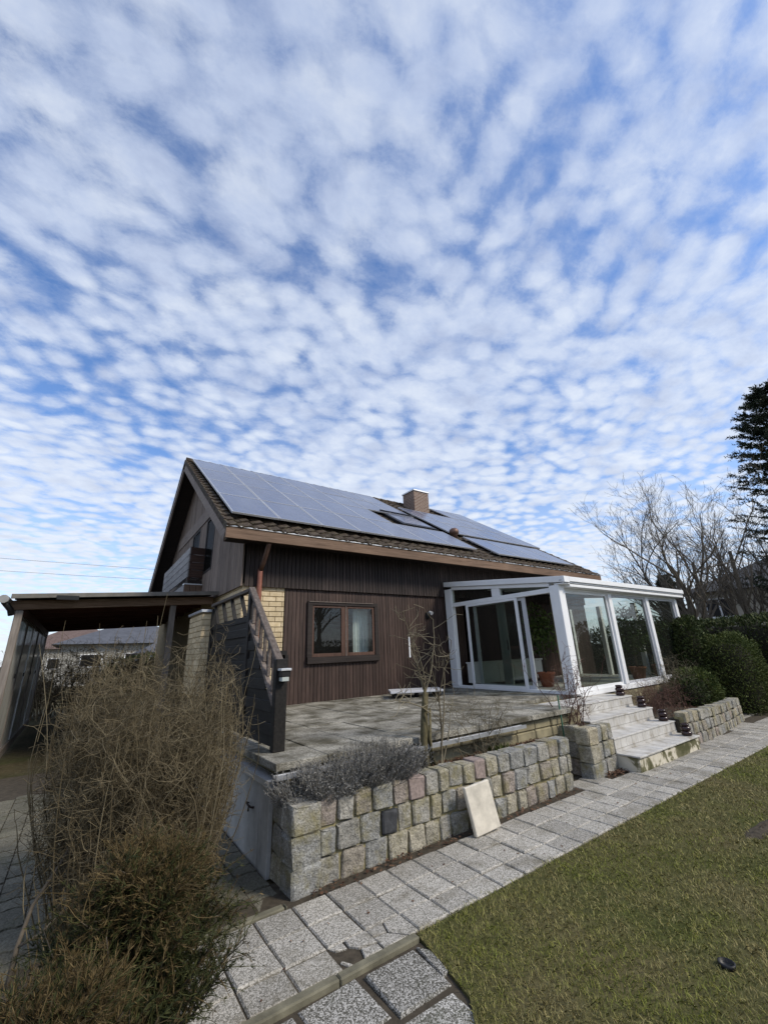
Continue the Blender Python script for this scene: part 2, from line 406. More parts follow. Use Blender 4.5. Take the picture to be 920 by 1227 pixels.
M_redst = simple('red_porphyry_stone', (.25, .20, .18), .85, .35, 30, .5)

def mk_slab(name, c_dark, c_light, scale=70, lo=.42, hi=.6, moss=.5, var=.3, mosscol=(.10, .09, .055), mossr=(.52, .72)):
    m = NM(name); w = m.wcoord()
    v = m.n('ShaderNodeTexVoronoi', feature='F1'); m.l(w, v.inputs['Vector']); v.inputs['Scale'].default_value = scale
    bw = m.n('ShaderNodeRGBToBW'); m.l(v.outputs['Color'], bw.inputs[0])
    c = m.ramp(bw.outputs[0], [(lo-.12, c_dark), ((lo+hi)/2, tuple((a+b)/2 for a, b in zip(c_dark, c_light))), (hi+.1, c_light)])
    c = m.mix(.7, c, m.ramp(m.orand(), [(0, 1-var), (1, 1+var*.4)]), 'MULTIPLY')
    d = m.noise(w, 2.6, 6, .65); c = m.mix(m.ramp(d, [(mossr[0], 0), (mossr[1], moss)]), c, mosscol)
    m.bump(m.math('SUBTRACT', 1.0, v.outputs['Distance']), .45, .006); return m.fin(c, .9, .2)
M_slab = mk_slab('washed_concrete_slab', (.19, .18, .155), (.50, .475, .43), 150, .40, .62, .62, .35, (.105, .09, .055), (.50, .70))
M_peb = mk_slab('coarse_pebble_slab', (.095, .09, .075), (.52, .505, .47), 150, .46, .72, .85, .3, (.045, .05, .022))
M_terr = mk_slab('mossy_terrace_slab', (.19, .18, .15), (.42, .40, .345), 110, .42, .62, .9, .35, (.062, .055, .036), (.40, .62))
M_paver = mk_slab('grey_green_paver', (.105, .098, .075), (.165, .155, .12), 90, .4, .6, .6, .35, (.075, .078, .045))
M_curb = simple('mossy_concrete_kerb', (.15, .14, .10), .95, .35, 9, .4)
M_joint = simple('dirt_joint', (.055, .045, .032), 1.0, .4, 18, .5)
M_lslab = simple('bleached_sandstone_slab', (.56, .52, .44), .9, .22, 7, .4)
def mk_concrete():
    m = NM('stained_concrete'); w = m.wcoord((1, 1, .35)); n = m.noise(w, 3.0, 7, .68); f = m.noise(m.wcoord(), 24, 5, .6)
    c = m.ramp(n, [(.28, (.21, .20, .18)), (.5, (.40, .395, .375)), (.75, (.52, .515, .495))])
    c = m.mix(.35, c, m.ramp(f, [(.3, .7), (.7, 1.2)]), 'MULTIPLY'); m.bump(f, .3, .006); return m.fin(c, .9, .2)
M_conc = mk_concrete()
def mk_steptile():
    m = NM('white_grey_step_tile'); w = m.wcoord(); n = m.noise(m.wcoord((1, 1, .6)), 5, 7, .7)
    c = m.ramp(n, [(.28, (.27, .235, .18)), (.46, (.47, .455, .425)), (.7, (.60, .59, .565))])
    c = m.mix(.5, c, m.ramp(m.orand(), [(0, .78), (1, 1.08)]), 'MULTIPLY'); m.bump(n, .1, .004); return m.fin(c, .6, .35)
M_stile = mk_steptile()
def mk_stepbase():
    m = NM('mossy_plastered_block'); w = m.wcoord(); n = m.noise(w, 3.4, 5, .6, .6)
    c = m.ramp(n, [(.40, (.075, .075, .035)), (.50, (.16, .15, .09)), (.545, (.55, .51, .41)), (.8, (.66, .63, .56))])
    m.bump(n, .5, .02); return m.fin(c, .95, .2)
M_sbase = mk_stepbase()

def mk_ground():
    m = NM('garden_ground'); w = m.wcoord(); n = m.noise(w, .55, 6, .6); f = m.noise(w, 14, 6, .7)
    c = m.ramp(n, [(.35, (.055, .052, .026)), (.55, (.085, .070, .042)), (.7, (.06, .065, .026))])
    c = m.mix(.8, c, m.ramp(f, [(.3, .5), (.7, 1.45)]), 'MULTIPLY'); m.bump(f, .6, .03); return m.fin(c, 1.0, .1)
M_ground = mk_ground()
def mk_lawn():
    m = NM('lawn_soil'); w = m.wcoord(); f = m.noise(w, 30, 6, .7); n = m.noise(w, .8, 4, .6)
    c = m.ramp(n, [(.35, (.065, .072, .022)), (.65, (.11, .095, .045))])
    c = m.mix(.8, c, m.ramp(f, [(.3, .45), (.7, 1.4)]), 'MULTIPLY'); m.bump(f, .6, .02); return m.fin(c, 1.0, .1)
M_lawn = mk_lawn()
def mk_grass():
    m = NM('grass_blade'); w = m.wcoord(); n = m.noise(w, 1.0, 5, .62); n2 = m.noise(w, 4.5, 3, .6)
    r = m.island()
    g = m.ramp(r, [(0, (.11, .142, .016)), (.5, (.185, .215, .032)), (1, (.265, .275, .062))])
    s = m.ramp(r, [(0, (.21, .175, .075)), (1, (.40, .34, .17))])
    k = m.math('ADD', m.math('MULTIPLY', n, .75), m.math('MULTIPLY', n2, .35))
    k = m.math('ADD', k, m.math('MULTIPLY', m.math('SUBTRACT', m.noise(w, 160, 1, .5), .5), .55))
    c = m.mix(m.ramp(k, [(.45, 0), (.62, .95)]), g, s); return m.fin(c, .75, .25)
M_grass = mk_grass()
def leafmat(name, a, b, c_, rough=.7):
    m = NM(name); w = m.wcoord(); n = m.noise(w, 2.4, 4, .6)
    c = m.ramp(m.island(), [(0, a), (.5, b), (1, c_)])
    c = m.mix(.5, c, m.ramp(n, [(.35, .6), (.65, 1.25)]), 'MULTIPLY'); return m.fin(c, rough, .25)
M_hedge = leafmat('thuja_green', (.022, .034, .010), (.046, .062, .017), (.080, .10, .028))
M_hedgel = leafmat('bright_thuja_green', (.034, .050, .011), (.072, .095, .022), (.13, .15, .040))
M_thuja = leafmat('dark_thuja_spray', (.016, .022, .006), (.036, .043, .012), (.068, .070, .020))
M_thujab = leafmat('browned_thuja_spray', (.050, .034, .014), (.090, .064, .026), (.145, .105, .045))
M_spruce = leafmat('spruce_needles', (.014, .022, .013), (.028, .040, .022), (.048, .062, .034))
M_lav = leafmat('grey_lavender', (.095, .092, .085), (.19, .185, .17), (.31, .30, .28))
M_twig = leafmat('bush_twig', (.066, .051, .028), (.13, .104, .060), (.22, .183, .115), .85)
M_twigr = leafmat('red_twig', (.06, .032, .026), (.12, .062, .048), (.19, .12, .09), .85)
M_twigy = leafmat('lichened_twig', (.085, .070, .045), (.15, .128, .085), (.25, .22, .155), .85)
M_dead = leafmat('dead_leaf', (.045, .022, .014), (.105, .055, .034), (.19, .115, .07), .9)
M_stemmoss = simple('mossy_stem', (.10, .085, .045), .95, .45, 20, .5)
M_dryh = leafmat('dry_brown_hedge', (.055, .040, .022), (.11, .082, .046), (.18, .14, .085), .9)
M_plant = leafmat('house_plant_leaf', (.03, .055, .010), (.07, .11, .024), (.13, .17, .05), .5)
M_nroof = simple('grey_neighbour_roof', (.060, .062, .066), .85, .35, 3, .2)
M_nwall = simple('beige_render', (.44, .40, .33), .95, .12, 2, .1)
M_fwall = simple('pale_render', (.33, .32, .29), .95, .1, 1, .05)
M_froof = simple('slate_blue_roof', (.085, .09, .105), .8, .2, 2, .1)
M_froofr = simple('old_red_roof', (.12, .085, .075), .85, .25, 2, .1)
M_wire = simple('grey_wire', (.10, .10, .11), .6, .1, 2, 0)
M_corr = simple('carport_roof_sheet', (.25, .25, .245), .65, .2, 4, .15)

# ------------------------------------------------------------------ ground
G = MB(); GS = 900
G.add([(-GS,-GS,-.05),(GS,-GS,-.05),(GS,GS,-.05),(-GS,GS,-.05)], [(0,1,2,3)])
tag(G.build('ground', M_ground), kind='structure')
lawn_poly = [(2.14, 2.79), (2.10, 2.55), (2.03, 2.2), (1.80, 1.9), (1.2, 1.4), (.6, .2), (.2, -6), (30, -6), (30, 2.60), (18, 2.79)]
L = MB(); L.prism_z(lawn_poly, -.06, -.004)
tag(L.build('lawn', M_lawn), kind='structure')

def in_poly(x, y, poly):
    inside = np.zeros(len(x), bool); n = len(poly)
    for i in range(n):
        x0, y0 = poly[i]; x1, y1 = poly[(i+1) % n]
        c = ((y0 > y) != (y1 > y)) & (x < (x1-x0)*(y-y0)/(y1-y0+1e-12)+x0); inside ^= c
    return inside
def grass(n, seed):
    rg = np.random.default_rng(seed)
    dist = 1.6+rg.random(n)**1.7*16; ang = R_(-12)+rg.random(n)*R_(78)
    x = dist*np.cos(ang); y = dist*np.sin(ang)
    k = in_poly(x, y, lawn_poly)
    k &= ~(((x-3.35)**2+(y-1.43)**2) < .045**2)
    k &= ~((((x-5.8)/.36)**2+((y-1.86)/.075)**2) < rg.uniform(.6, 1.2, n))
    x = x[k]; y = y[k]; m = len(x); d = dist[k]
    y = y+np.where((y > 2.70) & (rg.random(m) < .5), rg.normal(.015, .025, m), 0)   # a fringe that strays over the edge of the path
    C = np.stack([x, y, np.full(m, -.006)], 1)
    D = unit(np.stack([rg.normal(0, .55, m), rg.normal(0, .55, m), np.ones(m)], 1))
    hgt = rg.uniform(.014, .042, m); wid = np.maximum(.0022, d*.0009)*rg.uniform(.7, 1.5, m)
    a = rg.uniform(0, 2*np.pi, m); Sd = np.stack([np.cos(a), np.sin(a), np.zeros(m)], 1)
    bend = D*hgt[:, None]; tip = C+bend+np.stack([D[:, 0], D[:, 1], -.15*np.ones(m)], 1)*(hgt*.55)[:, None]
    mid = C+bend*.6
    V = np.stack([C-Sd*wid[:, None]*.5, C+Sd*wid[:, None]*.5, mid+Sd*wid[:, None]*.4, tip, mid-Sd*wid[:, None]*.4], 1).reshape(-1, 3)
    return V, np.arange(m*5).reshape(-1, 5)
V, F = grass(330000, 5)
tag(fast_mesh('grass', V, F, M_grass), 'short patchy winter lawn grass with straw-coloured tufts beside the path', 'grass', kind='stuff')

# path of washed concrete slabs
PT = MB(); PT.box(.55, 18.0, 2.80, 4.05, -.07, -.010); path = tag(PT.build('path', M_joint), kind='structure')
PT2 = MB()
def rounded_slab(w, d, t=.045, b=.009):
    m = MB(); x, y = w/2, d/2
    m.add([(-x,-y,-t),(x,-y,-t),(x,y,-t),(-x,y,-t),(-x,-y,-b),(x,-y,-b),(x,y,-b),(-x,y,-b),(-x+b,-y+b,0),(x-b,-y+b,0),(x-b,y-b,0),(-x+b,y-b,0)],
          [(0,3,2,1),(0,1,5,4),(1,2,6,5),(2,3,7,6),(3,0,4,7),(4,5,9,8),(5,6,10,9),(6,7,11,10),(7,4,8,11),(8,9,10,11)])
    return m
SL = {}
def put(name, key, mk, mat, parent, loc, rot=(0, 0, 0)):
    if key not in SL: SL[key] = mk().mesh(name, mat)
    o = bpy.data.objects.new(name, SL[key]); COL.objects.link(o); o.parent = parent
    off = Vector((0, 0, 0)); p = parent
    while p is not None: off += p.location; p = p.parent
    o.location = Vector(loc)-off; o.rotation_euler = rot; return o
rows = [(2.805, 3.028), (3.034, 3.318), (3.324, 3.608)]
sx = .2886
for j, (a, b) in enumerate(rows):
    for i in range(-1, 46):
        x0 = 1.018+i*sx
        if j == 0 and x0 > 1.55 and x0 < 1.70: continue           # the broken slab, pieces below
        if j == 0 and 1.84 < x0 < 2.10: continue
        put('slab', ('s', j), lambda: rounded_slab(sx-.010, b-a-.004), M_slab, path, (x0+sx/2, (a+b)/2, .004+rnd.uniform(-.005, .005)),
            (rnd.gauss(0, .008), rnd.gauss(0, .008), rnd.gauss(0, .006)))
# broken pieces of the cracked slabs
for poly in ([(1.60,3.024),(1.70,3.026),(1.70,2.955),(1.63,2.975)], [(1.72,3.026),(1.882,3.026),(1.882,2.88),(1.76,2.91),(1.715,2.96)], [(1.765,2.895),(1.875,2.87),(1.875,2.808),(1.74,2.808)],
             [(1.888,3.026),(2.02,3.026),(1.99,2.93),(1.888,2.945)], [(2.03,3.026),(2.172,3.026),(2.172,2.808),(2.10,2.808),(2.0,2.925)], [(1.888,2.935),(1.985,2.92),(2.085,2.808),(1.888,2.808)], [(1.60,2.87),(1.63,2.808),(1.66,2.808),(1.62,2.88)]):
    m = MB(); m.prism_z(poly, -.03, .003+rnd.uniform(-.004, .003)); m.build('slab_fragment', M_slab, path, bevel=.005)
# odd slabs against the walls, where the path widens
for i in range(0, 15):
    x0 = 5.66+i*.33
    if 6.2 < x0+.16 < 8.75: continue
    put('slab', ('w', 0), lambda: rounded_slab(.322, .30), M_slab, path, (x0+.165, 3.765, .001+rnd.uniform(-.005, .005)), (rnd.gauss(0, .01), rnd.gauss(0, .01), rnd.gauss(0, .02)))
for i in range(0, 8):
    x0 = 11.2+i*.4
    put('slab', ('w2', 0), lambda: rounded_slab(.39, .39), M_slab, path, (x0+.2, 4.12 if x0 > 12.3 else 3.30, .000) if x0 > 12.3 else (x0+.2, 3.74, .0), (0, 0, rnd.gauss(0, .03)))
# concrete edging
KB = MB(); x = .55
kerb = empty('kerb', (1.3, 2.77, -.03)); tag(kerb, kind='structure')
while x < 2.1:
    ln = min(.98, 2.13-x); m = MB(); m.box(x, x+ln-.006, 2.735, 2.797, -.08, .012+rnd.uniform(-.004, .004)); m.build('edging_stone', M_curb, kerb, bevel=.008); x += ln
m = MB(); m.box(2.2, 18, 2.782, 2.799, -.06, -.006); m.build('edging_strip', M_curb, kerb)
# coarse pebble slabs on the camera side of the kerb
pebble = MB(); pebble.box(.2, 2.12, 1.0, 2.73, -.07, -.020); pebp = tag(pebble.build('pebble_path', M_joint), kind='structure')
for i in range(5):
    for j in range(4):
        x0 = 2.05-(i+1)*.405; y0 = 2.715-(j+1)*.385+ (i % 2)*.03
        if i == 0 and j > 1: continue
        put('slab', ('p', 0), lambda: rounded_slab(.365, .345), M_peb, pebp, (x0+.2-.1*j*.35, y0+.18, -.006+rnd.uniform(-.006, .006)), (rnd.gauss(0, .012), rnd.gauss(0, .012), rnd.gauss(0, .03)))
m = MB(); m.prism_z([(2.06,2.70),(2.11,2.62),(2.09,2.42),(2.02,2.40)], -.03, -.004); m.build('slab_fragment', M_peb, pebp, bevel=.006)

# interlocking pavers on the way to the carport
pv = MB(); pv.box(-.95, 1.60, 3.695, 10.4, -.07, -.026); pavp = tag(pv.build('paved_yard', M_joint), kind='structure')
def bone():
    m = MB(); x, y, t, w = .098, .079, .05, .016
    poly = [(-x,-y+.01),(-x*.45,-y-w*.2),(-x*.15,-y+w),(x*.35,-y+w*.6),(x*.65,-y-w*.4),(x,-y+.005),(x-.003,0),(x,y-.005),(x*.65,y-w*.4),(x*.35,y+w*.6),(x*.15,y+w),(-x*.45,y-w*.2),(-x,y-.01),(-x+.003,0)]
    m.prism_z(poly, -t, 0); return m
cnt = 0
for j in range(30):
    for i in range(12):
        x0 = 1.49-i*.203; y0 = 3.79+j*.1665+(i % 2)*.083
        if x0 < -.85 or (j > 13 and x0 > .6) or cnt > 296: continue
        if j <= 1 and x0 < .2: continue
        cnt += 1
        put('paver', 'bone', bone, M_paver, pavp, (x0, y0, -.012+rnd.uniform(-.006, .006)), (rnd.gauss(0, .015), rnd.gauss(0, .015), rnd.gauss(0, .012)))
x = .62
while x < 1.56:
    m = MB(); m.box(x, min(x+.46, 1.57), 3.622, 3.685, -.06, .010); m.build('edging_stone', M_curb, kerb, bevel=.008); x += .47

# ------------------------------------------------------------------ stones
def stone_mesh(seed):
    rg = np.random.default_rng(seed); n = 3; vs = {}; V = []; Fq = []
    def vid(p):
        if p not in vs:
            cm = (-1, -.80, .80, 1); q = np.array([cm[i] for i in p], float); e = (np.abs(q) == 1)
            if e.sum() == 3: q = q*.88
            elif e.sum() == 2: q = np.where(e, q*.95, q)
            V.append(q*.5+rg.normal(0, .026, 3)); vs[p] = len(V)-1
        return vs[p]
    for ax in range(3):
        for sd in (0, n):
            for i in range(n):
                for j in range(n):
                    c = []
                    for a, b in ((0,0),(1,0),(1,1),(0,1)):
                        p = [0,0,0]; p[ax] = sd; p[(ax+1) % 3] = i+a; p[(ax+2) % 3] = j+b; c.append(vid(tuple(p)))
                    Fq.append(c if sd else c[::-1])
    me = bpy.data.meshes.new('stone'); me.from_pydata([tuple(v) for v in V], [], Fq); me.materials.append(M_granite)
    me.update(); return me
STONES = [stone_mesh(100+i) for i in range(10)]
def stone(parent, c, size, rot=(0, 0, 0), mat=None):
    me = rnd.choice(STONES)
    if mat: me = me.copy(); me.materials.clear(); me.materials.append(mat)
    o = bpy.data.objects.new('stone', me); COL.objects.link(o); o.parent = parent
    off = Vector((0, 0, 0)); p = parent
    while p is not None: off += p.location; p = p.parent
    o.location = Vector(c)-off; o.scale = size; o.rotation_euler = rot; return o
def wall_run(parent, p0, p1, z0, heights, thick, wmin, wmax, tops=None, lean=0.0, special=None):
    """courses of squared stones along p0->p1 (outer face on the right-hand side), stones sit outward of the mortar core"""
    p0 = Vector(p0); p1 = Vector(p1); d = (p1-p0); Ln = d.length; d.normalize(); nrm = Vector((d.y, -d.x)); ang = math.atan2(d.y, d.x)
    z = z0
    for ci, h in enumerate(heights):
        s = rnd.uniform(-.06, .0) if ci % 2 else 0.0
        k = 0
        while s < Ln-.02:
            w = rnd.uniform(wmin, wmax)
            if ci == len(heights)-1: w *= 1.08
            if s+w > Ln-.5*wmin: w = Ln-s
            a = max(0, s); w2 = s+w-a
            t = (a+w2/2)/Ln; hh = h*(rnd.uniform(.93, 1.07)); f = 1 if tops is None else (1-t)*tops[0]+t*tops[1]
            q = p0+d*(a+w2/2)+nrm*(-thick/2+rnd.uniform(-.012, .014)+lean*z)
            zc = (z+h/2)*f if tops else z+h/2
            mat = None
            if special: mat = special(ci, a+w2/2)
            stone(parent, (q.x, q.y, zc+rnd.uniform(-.006, .006)), (w2-.020, thick, hh*f-.014), (rnd.gauss(0, .02), rnd.gauss(0, .025), ang+rnd.gauss(0, .02)), mat)
            s += w; k += 1
        z += h

# garden wall in front of the terrace
wall = empty('retaining_wall', (3.6, 3.9, -.03)); tag(wall, 'long low granite block wall under the lavender and bare rose, three courses high', 'garden wall')
m = MB(); m.box(1.68, 5.60, 3.758, 3.93, -.04, .50); m.build('mortar', M_mortar, wall)
sp_used = {'d': 0, 'r': 0}
def spec(ci, s):
    if ci == 1 and .62 < s < .82 and not sp_used['d']: sp_used['d'] = 1; return M_slate
    if ci == 2 and 1.0 < s and sp_used['r'] == 0: sp_used['r'] = 1; return M_redst
    if ci == 2 and 1.95 < s and sp_used['r'] == 1: sp_used['r'] = 2; return M_redst
    return None
wall_run(wall, (1.88, 3.73), (5.62, 3.73), -.03, [.215, .215, .20], .20, .145, .255, special=spec)
wall_run(wall, (1.64, 4.18), (1.64, 3.92), -.03, [.215, .215, .20], .20, .2, .3)
for i, z in enumerate((.075, .29, .50)):
    stone(wall, (1.755, 3.815, z), (.265, .235, .215), (0, 0, rnd.gauss(0, .03)))
# pier between the gap and the steps
pier = empty('planter_pier', (6.5, 4.1, -.03)); tag(pier, 'stubby granite block planter holding a bare shrub at the left of the white steps', 'planter')
m = MB(); m.box(6.23, 6.80, 3.83, 4.45, -.04, .56); m.build('mortar', M_mortar, pier)
wall_run(pier, (6.19, 4.55), (6.19, 3.95), -.03, [.225, .22, .22], .16, .24, .32)
wall_run(pier, (6.36, 3.76), (6.84, 3.76), -.03, [.225, .22, .22], .16, .14, .2)
for z in (.08, .30, .52): stone(pier, (6.25, 3.83, z), (.27, .21, .22), (0, 0, rnd.gauss(0, .05)))
m = MB(); m.box(6.32, 6.80, 3.90, 4.45, .50, .585); m.build('soil', M_joint, pier)
# wall right of the steps
wr2 = empty('retaining_wall', (10.6, 3.8, -.03)); tag(wr2, 'bowed granite block wall between the steps and the clipped hedge', 'garden wall')
pts = [(9.10, 3.60), (10.2, 3.62), (11.4, 3.69), (12.75, 3.84)]
for i, (a, b) in enumerate(zip(pts[:-1], pts[1:])):
    m = MB(); m.add([(a[0],a[1]+.05,-.04),(b[0],b[1]+.05,-.04),(b[0],b[1]+.2,-.04),(a[0],a[1]+.2,-.04),(a[0],a[1]+.05,.47-.04*i),(b[0],b[1]+.05,.47-.04*i),(b[0],b[1]+.2,.47-.04*i),(a[0],a[1]+.2,.47-.04*i)],
        [(0,3,2,1),(4,5,6,7),(0,1,5,4),(1,2,6,5),(2,3,7,6),(3,0,4,7)]); m.build('mortar', M_mortar, wr2)
    t0, t1 = 1-.05*i, 1-.05*(i+1)
    wall_run(wr2, a, b, -.03, [.20, .195, .19], .18, .15, .24, tops=(t0, t1))
wall_run(wr2, (12.77, 3.84), (12.82, 4.4), -.03, [.17, .165, .16], .18, .15, .24)
# soil beds
bed = MB(); bed.box(1.74, 5.62, 3.90, 4.22, -.04, .515); tag(bed.build('planting_bed', M_joint), kind='structure')
bed = MB(); bed.prism_z([(9.06,3.72),(10.2,3.76),(11.4,3.84),(12.7,3.98),(12.74,5.0),(9.06,5.0)], -.04, .43); tag(bed.build('planting_bed', M_joint), kind='structure')
def scatter_leaves(name, label, n, box, seed, size=(.02, .05), zj=.03):
    rg = np.random.default_rng(seed); x0, x1, y0, y1, z = box
    C = np.stack([rg.uniform(x0, x1, n), rg.uniform(y0, y1, n), z+rg.uniform(0, zj, n)], 1)
    a = rg.uniform(0, 6.28, n); D = np.stack([np.cos(a), np.sin(a), rg.normal(0, .25, n)], 1); N = unit(np.stack([rg.normal(0, .4, n), rg.normal(0, .4, n), np.ones(n)], 1))
    Ln = rg.uniform(*size, n); V, F = leaves_np(C, D, N, Ln, Ln*rg.uniform(.3, .7, n))
    return tag(fast_mesh(name, V, F, M_dead), label, 'leaves', kind='stuff')
scatter_leaves('dead_leaves', 'dry brown leaf litter in the bed behind the long granite wall', 2600, (2.9, 5.58, 3.90, 4.2, .516), 3)
scatter_leaves('dead_leaves', 'dry brown leaves swept against the foot of the steps and pier', 260, (6.35, 6.83, 3.62, 3.75, .006), 4)
scatter_leaves('dead_leaves', 'thin line of dry leaves along the foot of the long granite wall', 420, (1.8, 5.6, 3.60, 3.72, .004), 5, (.015, .045), .012)
scatter_leaves('dead_leaves', 'few small dry leaves strewn over the slab path', 150, (1.0, 9.0, 2.85, 3.6, .006), 9, (.012, .035), .006)
scatter_leaves('dead_leaves', 'brown leaf litter in the bed beside the conservatory', 1500, (9.1, 12.1, 3.85, 4.9, .431), 6)

# ------------------------------------------------------------------ terrace
ter = MB(); ter.box(1.74, 6.85, 4.26, 8.5, -.04, .775); ter.box(6.85, 8.05, 5.10, 8.5, -.04, .775)
terrace = tag(ter.build('terrace', M_ytone), kind='structure')
ny, nx = 8, 10
for j in range(ny):
    y0 = 4.14+j*.55; y1 = min(y0+.55, 8.53)
    for i in range(12):
        x0 = 1.635+i*.545; x1 = x0+.545
        if y0 < 5.0 and x0 > 6.4: continue
        if x0 > 8.0: continue
        x1 = min(x1, 8.06 if y0 > 5.0 else 6.85)
        m = MB(); dz = rnd.uniform(-.006, .006)
        m.box(x0+.004, x1-.004, y0+.004, y1-.004, .777, .845+dz); m.build('slab', M_terr, terrace, bevel=.006)
# masonry pieces of the retaining wall under the slab edge
tw = empty('terrace_wall', (4.2, 4.2, 0)); tag(tw, 'crumbling yellow stone footing below the terrace slabs', 'wall')
x = 1.78
while x < 6.15:
    w = rnd.uniform(.28, .5)
    for z0, z1 in ((.50, .63), (.635, .755)):
        if z0 < .6 and x < 4.6: continue
        m = MB(); m.box(x, x+w-.012, 4.215+rnd.uniform(-.012, .012), 4.27, z0, z1); m.build('stone', M_ytone, tw, bevel=.015)
    x += w
m = MB(); m.box(5.62, 6.2, 4.235, 4.28, 0, .50); m.build('footing', M_ytone, tw)
dr = MB(); dr.box(1.60, 5.15, 4.03, 4.105, .735, .752); dr.box(1.60, 5.15, 4.022, 4.034, .735, .775); dr.box(1.6, 5.15, 4.098, 4.108, .735, .768)
tag(dr.build('drain_gutter', M_zinc), 'zinc drain channel running along the front edge of the terrace', 'gutter')
# west side of the terrace: concrete wall with metal coping
cw = empty('concrete_wall', (1.65, 6.2, 0)); tag(cw, 'stained grey concrete wall at the side of the terrace with a metal edge and hook', 'wall')
for y0, y1 in ((4.20, 4.44), (4.448, 5.02), (5.028, 6.2), (6.208, 7.8)):
    m = MB(); m.box(1.61+rnd.uniform(-.004, .004), 1.70, y0, y1, -.04, .688); m.build('panel', M_conc, cw, bevel=.006)
m = MB(); m.box(1.585, 1.72, 4.16, 7.8, .690, .708); m.box(1.585, 1.597, 4.16, 7.8, .655, .692); m.box(1.597, 1.72, 4.16, 4.172, .655, .692); m.build('coping', M_zinc, cw)
m = MB(); m.tube([(1.60,4.72,.42),(1.575,4.72,.43),(1.57,4.66,.425),(1.575,4.58,.42),(1.60,4.56,.418)], .009, 6); m.tube([(1.60,4.64,.40),(1.572,4.64,.43),(1.578,4.66,.37)], .008, 6); m.build('hook', M_rust, cw, True)
m = MB(); m.box(1.645, 1.735, 4.145, 4.195, -.04, .66); m.build('end_post', M_stemmoss, cw, bevel=.006)

# ------------------------------------------------------------------ white tiled steps
st = empty('garden_steps', (7.95, 4.1, -.03)); tag(st, 'flight of four white tiled garden steps up to the conservatory', 'steps')
X0, X1 = 6.85, 9.05
SY = [3.43, 3.765, 4.10, 4.435]; SZ = [.215, .41, .61, .80]
m = MB(); m.box(X0+.02, X1-.02, 3.46, 5.04, -.04, .19); m.build('base', M_sbase, st, bevel=.01)
for i in range(1, 4):
    m = MB(); m.box(X0+.03, X1-.03, SY[i]+.02, 5.04, SZ[i-1]-.02, SZ[i]-.022); m.build('step_core', M_mortar, st)
for i in range(4):
    ye = SY[i+1]+.012 if i < 3 else 5.045
    nt_ = 9; w = (X1-X0)/nt_
    for k in range(nt_):
        put('tread_tile', ('tt', i), lambda: rounded_slab(w-.005, ye-(SY[i]-.0), .02, .004), M_stile, st, (X0+(k+.5)*w, (SY[i]+ye)/2, SZ[i]+rnd.uniform(-.001, .001)))
    if i > 0:
        nr_ = 12; w2 = (X1-X0-.03)/nr_
        for k in range(nr_):
            m = MB(); m.box(X0+.015+k*w2+.003, X0+.015+(k+1)*w2-.003, SY[i]+.012, SY[i]+.024, SZ[i-1]+.045, SZ[i]-.024); m.build('riser_tile', M_stile, st)
        m = MB(); m.box(X0+.015, X1-.015, SY[i]+.008, SY[i]+.022, SZ[i-1]+.001, SZ[i-1]+.040); m.build('plinth_strip', M_stile, st)
for k, (x, w) in enumerate(((6.98, .30), (7.68, .36), (8.55, .5))):
    m = MB(); m.prism_x([(3.452,.02),(3.452,.17),(3.47,.17),(3.47,.02)], x-w/2, x+w/2)
# four dark glazed pots, one on the end of each step
def pot(x, y, z, where, sc=1.0):
    t = empty('plant_pot', (x, y, z)); tag(t, 'small dark glazed stacked pot on the %s white step' % where, 'pot')
    m = MB(); m.lathe((x, y, z), [(.05*sc,0),(.085*sc,.012*sc),(.095*sc,.05*sc),(.075*sc,.075*sc),(.06*sc,.085*sc)], 14); m.build('base', M_potd, t, True)
    m = MB(); m.lathe((x, y, z), [(.06*sc,.086*sc),(.082*sc,.10*sc),(.088*sc,.13*sc),(.07*sc,.155*sc),(.055*sc,.165*sc)], 14); m.build('body', M_potd, t, True)
    m = MB(); m.lathe((x, y, z), [(.055*sc,.166*sc),(.072*sc,.178*sc),(.074*sc,.20*sc),(.05*sc,.21*sc),(.046*sc,.195*sc)], 14); m.build('rim', M_potd, t, True)
for i, (x, wn_) in enumerate(((8.88, 'lowest'), (8.90, 'second'), (8.92, 'third'), (8.86, 'topmost'))):
    pot(x, SY[i]+.13, SZ[i]+.001, wn_, .92)

# ------------------------------------------------------------------ the house
house = empty('house', (9, 14, 0)); tag(house, 'dark brown timber clad house with a tiled solar roof and yellow brick corner', 'house')
YH, XG, XE = 8.54, 2.50, 15.2
YR = 20.0
PITCH = R_(32.3); YE, ZE = 7.87, 4.22
YRG = 14.30; ZRG = ZE+(YRG-YE)*math.tan(PITCH)
def roof_z(y):          # underside-ish reference line of the roof planes
    return ZE+(y-YE)*math.tan(PITCH) if y <= YRG else ZRG-(y-YRG)*math.tan(R_(35))
WX0, WX1, WZ0, WZ1 = 3.98, 5.74, 1.66, 2.86
